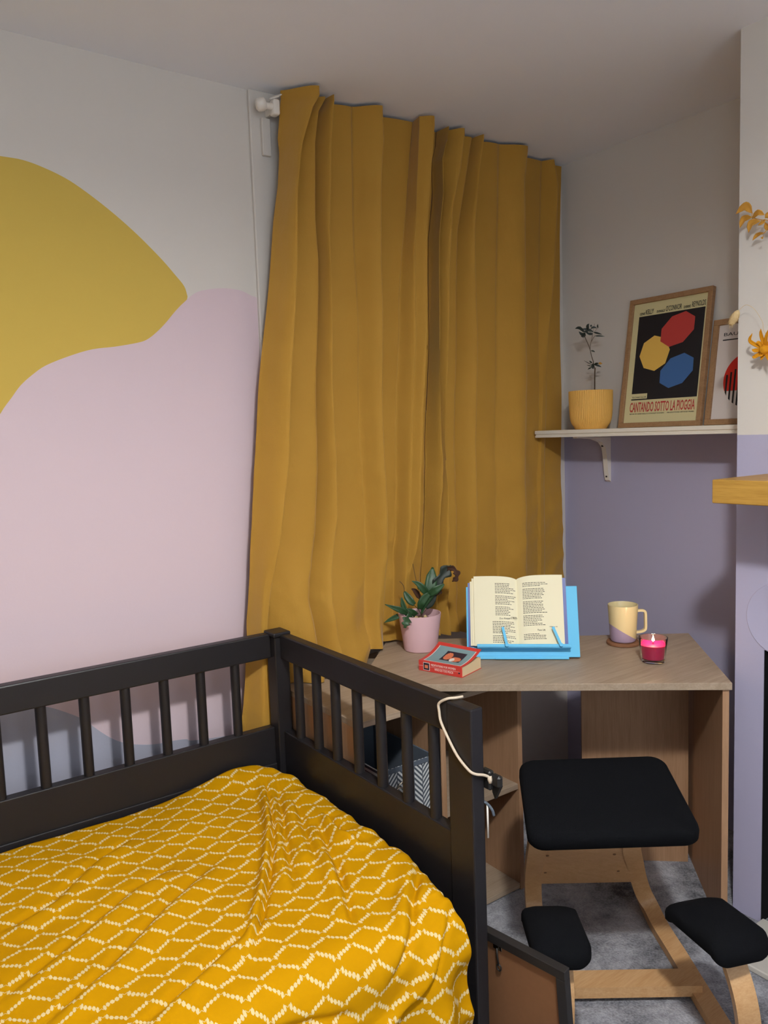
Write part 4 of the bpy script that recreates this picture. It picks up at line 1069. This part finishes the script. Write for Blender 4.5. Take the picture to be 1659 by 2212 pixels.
# ------------------------------------------------------------------ mantel shelf and dried flowers
MT = box('mantel_shelf', (-.712, -2.3, 1.268), (CX, -1.142, 1.331), MAT['mantel'], bev=.002)
tag(MT, 'thick golden oak mantel shelf fixed to the chimney breast', 'mantel')
V0 = thing('vase', 'stoneware vase on the mantel shelf, beyond the right edge of the frame', 'vase', (-.60, -1.47, 1.3315))
lathe_obj('vase_body', [(0, 0), (.04, 0), (.055, .03), (.058, .08), (.04, .14), (.022, .17), (.026, .19), (.022, .19), (.018, .17), (.03, .13), (0, .12)], MAT['shelfwhite'], V0)
FQ = lambda cx, cy, dx=0.0: (-.49 + dx, -1.072 - .000223 * (cx - 420) + dx * .72, 2.062 - .000236 * (cy - 150))
root_pt = (-.600, -1.472, 1.49)
def stemmed(name, label, cat, stems, root=root_pt, mat='stem', r_=.0010):
    root = tuple(root)
    t_ = thing(name, label, cat, root)
    for s_ in stems:
        bm = bmesh.new(); P = spline(s_, 6); tube(bm, P, r_, 6); mesh_obj('stem', bm, MAT[mat], t_, True, world=True)
    return t_
SG = stemmed('dried_leaf_sprig', 'dried tan leaf sprig against the white part of the chimney breast', 'dried flower', [[(-.604, -1.480, 1.49), (-.600, -1.468, 1.54), (-.585, -1.40, 1.72), FQ(1000, 500), FQ(860, 330), FQ(740, 285), FQ(640, 235), FQ(635, 180)], [FQ(860, 330), FQ(800, 440), FQ(700, 455)]], mat='dryleaf')
for k, (p0, p1, p2, w_) in enumerate([((636, 190), (560, 95), (420, 150), .012), ((636, 235), (540, 225), (482, 312), .010), ((636, 250), (710, 215), (782, 255), .0085), ((740, 300), (630, 305), (590, 402), .010), ((780, 440), (710, 445), (650, 490), .006), ((790, 300), (770, 330), (705, 355), .006), ((800, 280), (850, 260), (900, 300), .009), ((800, 330), (850, 380), (900, 420), .009), ((780, 480), (760, 500), (765, 520), .004), ((900, 420), (960, 380), (1010, 400), .009)]):
    bm = bmesh.new(); dx = .012 * sin(k * 2.1)
    leaf(bm, [FQ(*p0), FQ(*p1, dx), FQ(*p2, dx)], [.001, w_ * .8, w_, w_ * .7, .0006], fold=.5, side=Vector((-1, 0, 0))); solid(bm, .0005); mesh_obj('leaf', bm, MAT['dryleaf'], SG, True, world=True)
GS = stemmed('dried_grass_stem', 'single drooping bunny-tail grass head beside the smaller framed print', 'dried flower', [[(-.590, -1.470, 1.49), (-.589, -1.459, 1.535), (-.56, -1.33, 1.66), FQ(860, 1620), FQ(780, 1450), FQ(690, 1310), FQ(620, 1250), FQ(560, 1230), FQ(500, 1260), FQ(465, 1290)]], mat='drygrass', r_=.0006)
bm = bmesh.new(); bmesh.ops.create_icosphere(bm, subdivisions=4, radius=1)
A0, A1 = Vector(FQ(468, 1280)), Vector(FQ(352, 1445)); ax = (A1 - A0)
m3 = ax.to_track_quat('Z', 'Y').to_matrix().to_4x4(); m3.translation = (A0 + A1) / 2
for v_ in bm.verts:
    n_ = v_.co.copy(); rr = 1 + .25 * noise.noise(n_ * 9) ; v_.co = Vector((n_.x * .0105 * rr, n_.y * .0105 * rr, n_.z * ax.length / 2 * (1 + .1 * noise.noise(n_ * 7))))
bmesh.ops.transform(bm, matrix=m3, verts=bm.verts); mesh_obj('seed_head', bm, MAT['drygrass'], GS, True, world=True)
rnd = random.Random(3); bm = bmesh.new()
for k in range(90):
    a_ = rnd.uniform(0, 2 * pi); z = rnd.uniform(-.9, 1); r_ = .010 * sqrt(max(.05, 1 - z * z))
    p = m3 @ Vector((r_ * cos(a_), r_ * sin(a_), z * ax.length / 2)); q = m3 @ Vector((r_ * 1.5 * cos(a_), r_ * 1.5 * sin(a_), z * ax.length / 2 + .008)); tube(bm, [p, q], [.0004, .0001], 3)
o = mesh_obj('bristles', bm, MAT['drygrass'], GS, world=True); o['kind'] = 'stuff'
c0 = Vector(FQ(830, 1780))
FW = stemmed('dried_flower', 'dried orange-yellow daisy-like flower above the oak mantel shelf', 'dried flower', [[(-.610, -1.464, 1.49), (-.611, -1.455, 1.53), (-.59, -1.36, 1.60), FQ(960, 1900), tuple(c0)]], mat='stem')
for k, (tip, mid) in enumerate([((640, 1580), (625, 1670)), ((742, 1545), (760, 1620)), ((638, 1765), (690, 1780)), ((655, 1840), (690, 1850)), ((720, 1830), (760, 1840)), ((840, 1560), (820, 1660)), ((930, 1620), (880, 1690)), ((980, 1740), (900, 1760)), ((960, 1860), (890, 1830)), ((860, 1930), (840, 1860)), ((760, 1900), (790, 1850)), ((690, 1690), (740, 1700))]):
    bm = bmesh.new(); dx = -.012 - .006 * sin(k * 1.7)
    leaf(bm, [tuple(c0), FQ(*mid, dx), FQ(*tip, dx * 1.6)], [.004, .0055, .0055, .004, .0006], fold=.3, side=Vector((-1, 0, 0)), seed=k); solid(bm, .0005); mesh_obj('petal', bm, MAT['dryflower'], FW, True, world=True)
bm = bmesh.new(); bmesh.ops.create_icosphere(bm, subdivisions=3, radius=.014)
for v_ in bm.verts: v_.co += v_.normal * .003 * noise.noise(v_.co * 300)
bmesh.ops.translate(bm, vec=c0 + Vector((-.008, 0, -.001)), verts=bm.verts); mesh_obj('flower_head', bm, MAT['dryflower'], FW, True, world=True)

# ------------------------------------------------------------------ kneeling chair
WF = lambda w, f, z: Vector((.8 * w - .6 * f, -.6 * w - .8 * f, z))
KC = thing('kneeling_chair', 'black upholstered kneeling chair with bent beech frame in front of the desk', 'chair', tuple(WF(-.19, 1.45, FL)))
Wv = Vector((.8, -.6, 0)); Fv = Vector((-.6, -.8, 0))
paths = {
 'R': [(-.005, 1.70, .295), (.006, 1.745, .272), (.022, 1.785, .19), (.036, 1.778, .09), (.042, 1.73, .02), (.042, 1.66, -.014), (.034, 1.52, -.016), (.026, 1.35, -.016), (.018, 1.22, -.016), (.012, 1.145, .0), (-.008, 1.128, .05), (-.035, 1.165, .13), (-.066, 1.242, .22), (-.098, 1.327, .30), (-.120, 1.40, .39), (-.125, 1.43, .452)],
 'L': [(-.376, 1.69, .29), (-.378, 1.73, .265), (-.380, 1.76, .185), (-.381, 1.752, .09), (-.381, 1.71, .02), (-.380, 1.65, -.014), (-.378, 1.52, -.016), (-.362, 1.35, -.016), (-.350, 1.22, -.016), (-.345, 1.145, .0), (-.345, 1.128, .05), (-.350, 1.165, .13), (-.358, 1.242, .21), (-.365, 1.327, .30), (-.368, 1.40, .39), (-.368, 1.43, .452)]}
for k, P in paths.items():
    bm = bmesh.new(); strip_sweep(bm, spline([WF(*p) for p in P], 6), Wv, .050, .024)
    mesh_obj('runner', bm, MAT['beech'], KC, True, world=True, angle=35)
bm = bmesh.new(); a_, b_ = WF(-.375, 1.475, -.004), WF(.034, 1.475, -.004)
strip_sweep(bm, [a_ + Vector((0, 0, .004)), b_ + Vector((0, 0, .004))], Fv, .068, .030); mesh_obj('cross_bar', bm, MAT['beech'], KC, world=True)
# curved plywood panel joining the two uprights
bm = bmesh.new(); rings = []
up = [((-.345, 1.145, .095), (-.030, 1.145, .095)), ((-.352, 1.20, .17), (-.055, 1.20, .17)), ((-.358, 1.242, .22), (-.066, 1.242, .22)), ((-.365, 1.327, .30), (-.098, 1.327, .30)), ((-.368, 1.38, .36), (-.112, 1.38, .36)), ((-.368, 1.41, .42), (-.120, 1.41, .42))]
up = [(spline([WF(*u[0]) for u in up], 4)), (spline([WF(*u[1]) for u in up], 4))]
n_ = len(up[0])
for i in range(n_):
    A_, B_ = up[0][i], up[1][i]; d = (up[0][min(i + 1, n_ - 1)] - up[0][max(i - 1, 0)]).normalized(); nn = d.cross(Wv).normalized() * .008
    rings.append([bm.verts.new(p) for p in (A_ - nn, B_ - nn, B_ + nn, A_ + nn)])
for i in range(n_ - 1):
    for k in range(4): bm.faces.new((rings[i][k], rings[i][(k + 1) % 4], rings[i + 1][(k + 1) % 4], rings[i + 1][k]))
bm.faces.new(rings[0]); bm.faces.new(rings[-1]); bmesh.ops.recalc_face_normals(bm, faces=list(bm.faces))
BP = mesh_obj('back_panel', bm, MAT['beech'], KC, True, world=True, angle=35)
for w_, f_, z_ in ((-.318, 1.19, .16), (-.10, 1.19, .16), (-.33, 1.30, .275), (-.14, 1.30, .275)):
    bm = bmesh.new(); p = WF(w_, f_, z_); d = (Fv * .8 - Vector((0, 0, .6))); p = p + Vector((0, 0, -.001)) + d * .004
    cyl(bm, p, p + d * .006, .0045, n=12); sub(BP, mesh_obj('bolt', bm, MAT['furniturescrew'], KC, world=True))
def cushion(name, ctr, exv, eyv, w, d, h, rc, arch=0.0, archx=0.0, taper=0.0, shear=0.0, bow=0.0, mat=None):
    nz_ = exv.cross(eyv).normalized(); bm = bmesh.new(); out = []
    for (sx, sy, a0) in ((1, 1, 0), (-1, 1, 90), (-1, -1, 180), (1, -1, 270)):
        for k in range(7):
            a_ = radians(a0 + 15 * k); out.append(((w / 2 - rc) * sx + rc * cos(a_), (d / 2 - rc) * sy + rc * sin(a_)))
    layers = [(.90, -h / 2), (.97, -h / 2 + .003), (1.0, -h / 4), (1.0, h * .15), (.985, h * .34), (.95, h * .46), (.88, h * .52), (.6, h * .56), (.3, h * .575), (.02, h * .58)]
    rings = []
    for s_, z in layers:
        ring = []
        for x, y in out:
            ins = (1 - s_)
            X_, Y_ = x * (1 - ins * (1 if s_ < .85 else .14 / (w / 2) * 1)), y * (1 - ins * (1 if s_ < .85 else .14 / (d / 2)))
            X_ *= 1 + taper * Y_ / d; X_ += shear * Y_ + bow * (1 - (Y_ / (d / 2)) ** 2)
            zz = z - arch * (Y_ / (d / 2)) ** 2 - archx * (X_ / (w / 2)) ** 2
            ring.append(bm.verts.new(ctr + exv * X_ + eyv * Y_ + nz_ * zz))
        rings.append(ring)
    n_ = len(out)
    for a_, b_ in zip(rings, rings[1:]):
        for i in range(n_): bm.faces.new((a_[i], a_[(i + 1) % n_], b_[(i + 1) % n_], b_[i]))
    bm.faces.new(rings[-1]); bm.faces.new(list(reversed(rings[0]))); bmesh.ops.recalc_face_normals(bm, faces=list(bm.faces))
    return mesh_obj(name, bm, mat or MAT['black_fabric'], KC, True, world=True)
back = (-Fv * .968 + Vector((0, 0, .25))).normalized()
cushion('seat', WF(-.203, 1.428, .494), Vector((.813, -.582, 0)), (Vector((.60, .765, 0)).normalized() * .968 + Vector((0, 0, .25))), .424, .312, .044, .040, arch=.004, archx=.003, taper=-.06)
cushion('knee_pad', Vector((-1.033, -1.350, .321)), Vector((.93, -.37, 0)), Vector((.37, .93, .0)).normalized() * .985 + Vector((0, 0, -.08)), .150, .225, .042, .036, arch=.026, archx=.004, bow=.020)
cushion('knee_pad', Vector((-1.325, -1.119, .308)), Vector((.80, -.60, 0)), Vector((.60, .80, .0)) * .985 + Vector((0, 0, -.08)), .136, .215, .042, .034, arch=.026, archx=.004, bow=.012)

# ------------------------------------------------------------------ big picture leaning on the outside of the bed, back towards us
exb = Vector((.163, -.987, 0)).normalized(); nb = Vector((-.987, -.163, 0)).normalized(); upb = (Vector((0, 0, 1)) + nb * .10).normalized(); nob = exb.cross(upb)
HB, LB = .358, .355
top_r = Vector((-1.437, -1.260, .325)); org = top_r - upb * HB - exb * LB
org += Vector((0, 0, (FL - (org).z)))
mb = Matrix((exb, upb, nob)).transposed().to_4x4(); mb.translation = org
LF = thing('leaning_picture', 'large black framed picture turned backwards, leaning beside the bed post on the carpet', 'picture', mtx=mb)
b_ = .024
for n2, lo, hi in (('frame_rail', (0, 0, -.014), (LB, b_, .006)), ('frame_rail', (0, HB - b_, -.014), (LB, HB, .006)), ('frame_stile', (0, b_, -.014), (b_, HB - b_, .006)), ('frame_stile', (LB - b_, b_, -.014), (LB, HB - b_, .006))):
    box(n2, lo, hi, MAT['blackframe'], LF, .001)
box('backing_board', (b_, b_, -.006), (LB - b_, HB - b_, -.002), MAT['mdf'], LF)
lx = LB - .185
bm = bmesh.new(); bx(bm, (lx - .012, HB - b_ - .016, -.002), (lx + .012, HB - b_ - .004, .0), .0004); HP = mesh_obj('hanger_plate', bm, MAT['chrome'], LF)
bm = bmesh.new(); tube(bm, [(lx, HB - b_ - .010, .002), (lx + .001, HB - b_ - .03, .004), (lx + .003, HB - b_ - .052, .004)], .0022, 8); tube(bm, [(lx + .003 + .006 * cos(a_), HB - b_ - .058 + .008 * sin(a_), .004) for a_ in [2 * pi * k / 16 for k in range(17)]], .0018, 6, caps=False); sub(HP, mesh_obj('hanging_hook', bm, MAT['darkmetal'], LF, True))
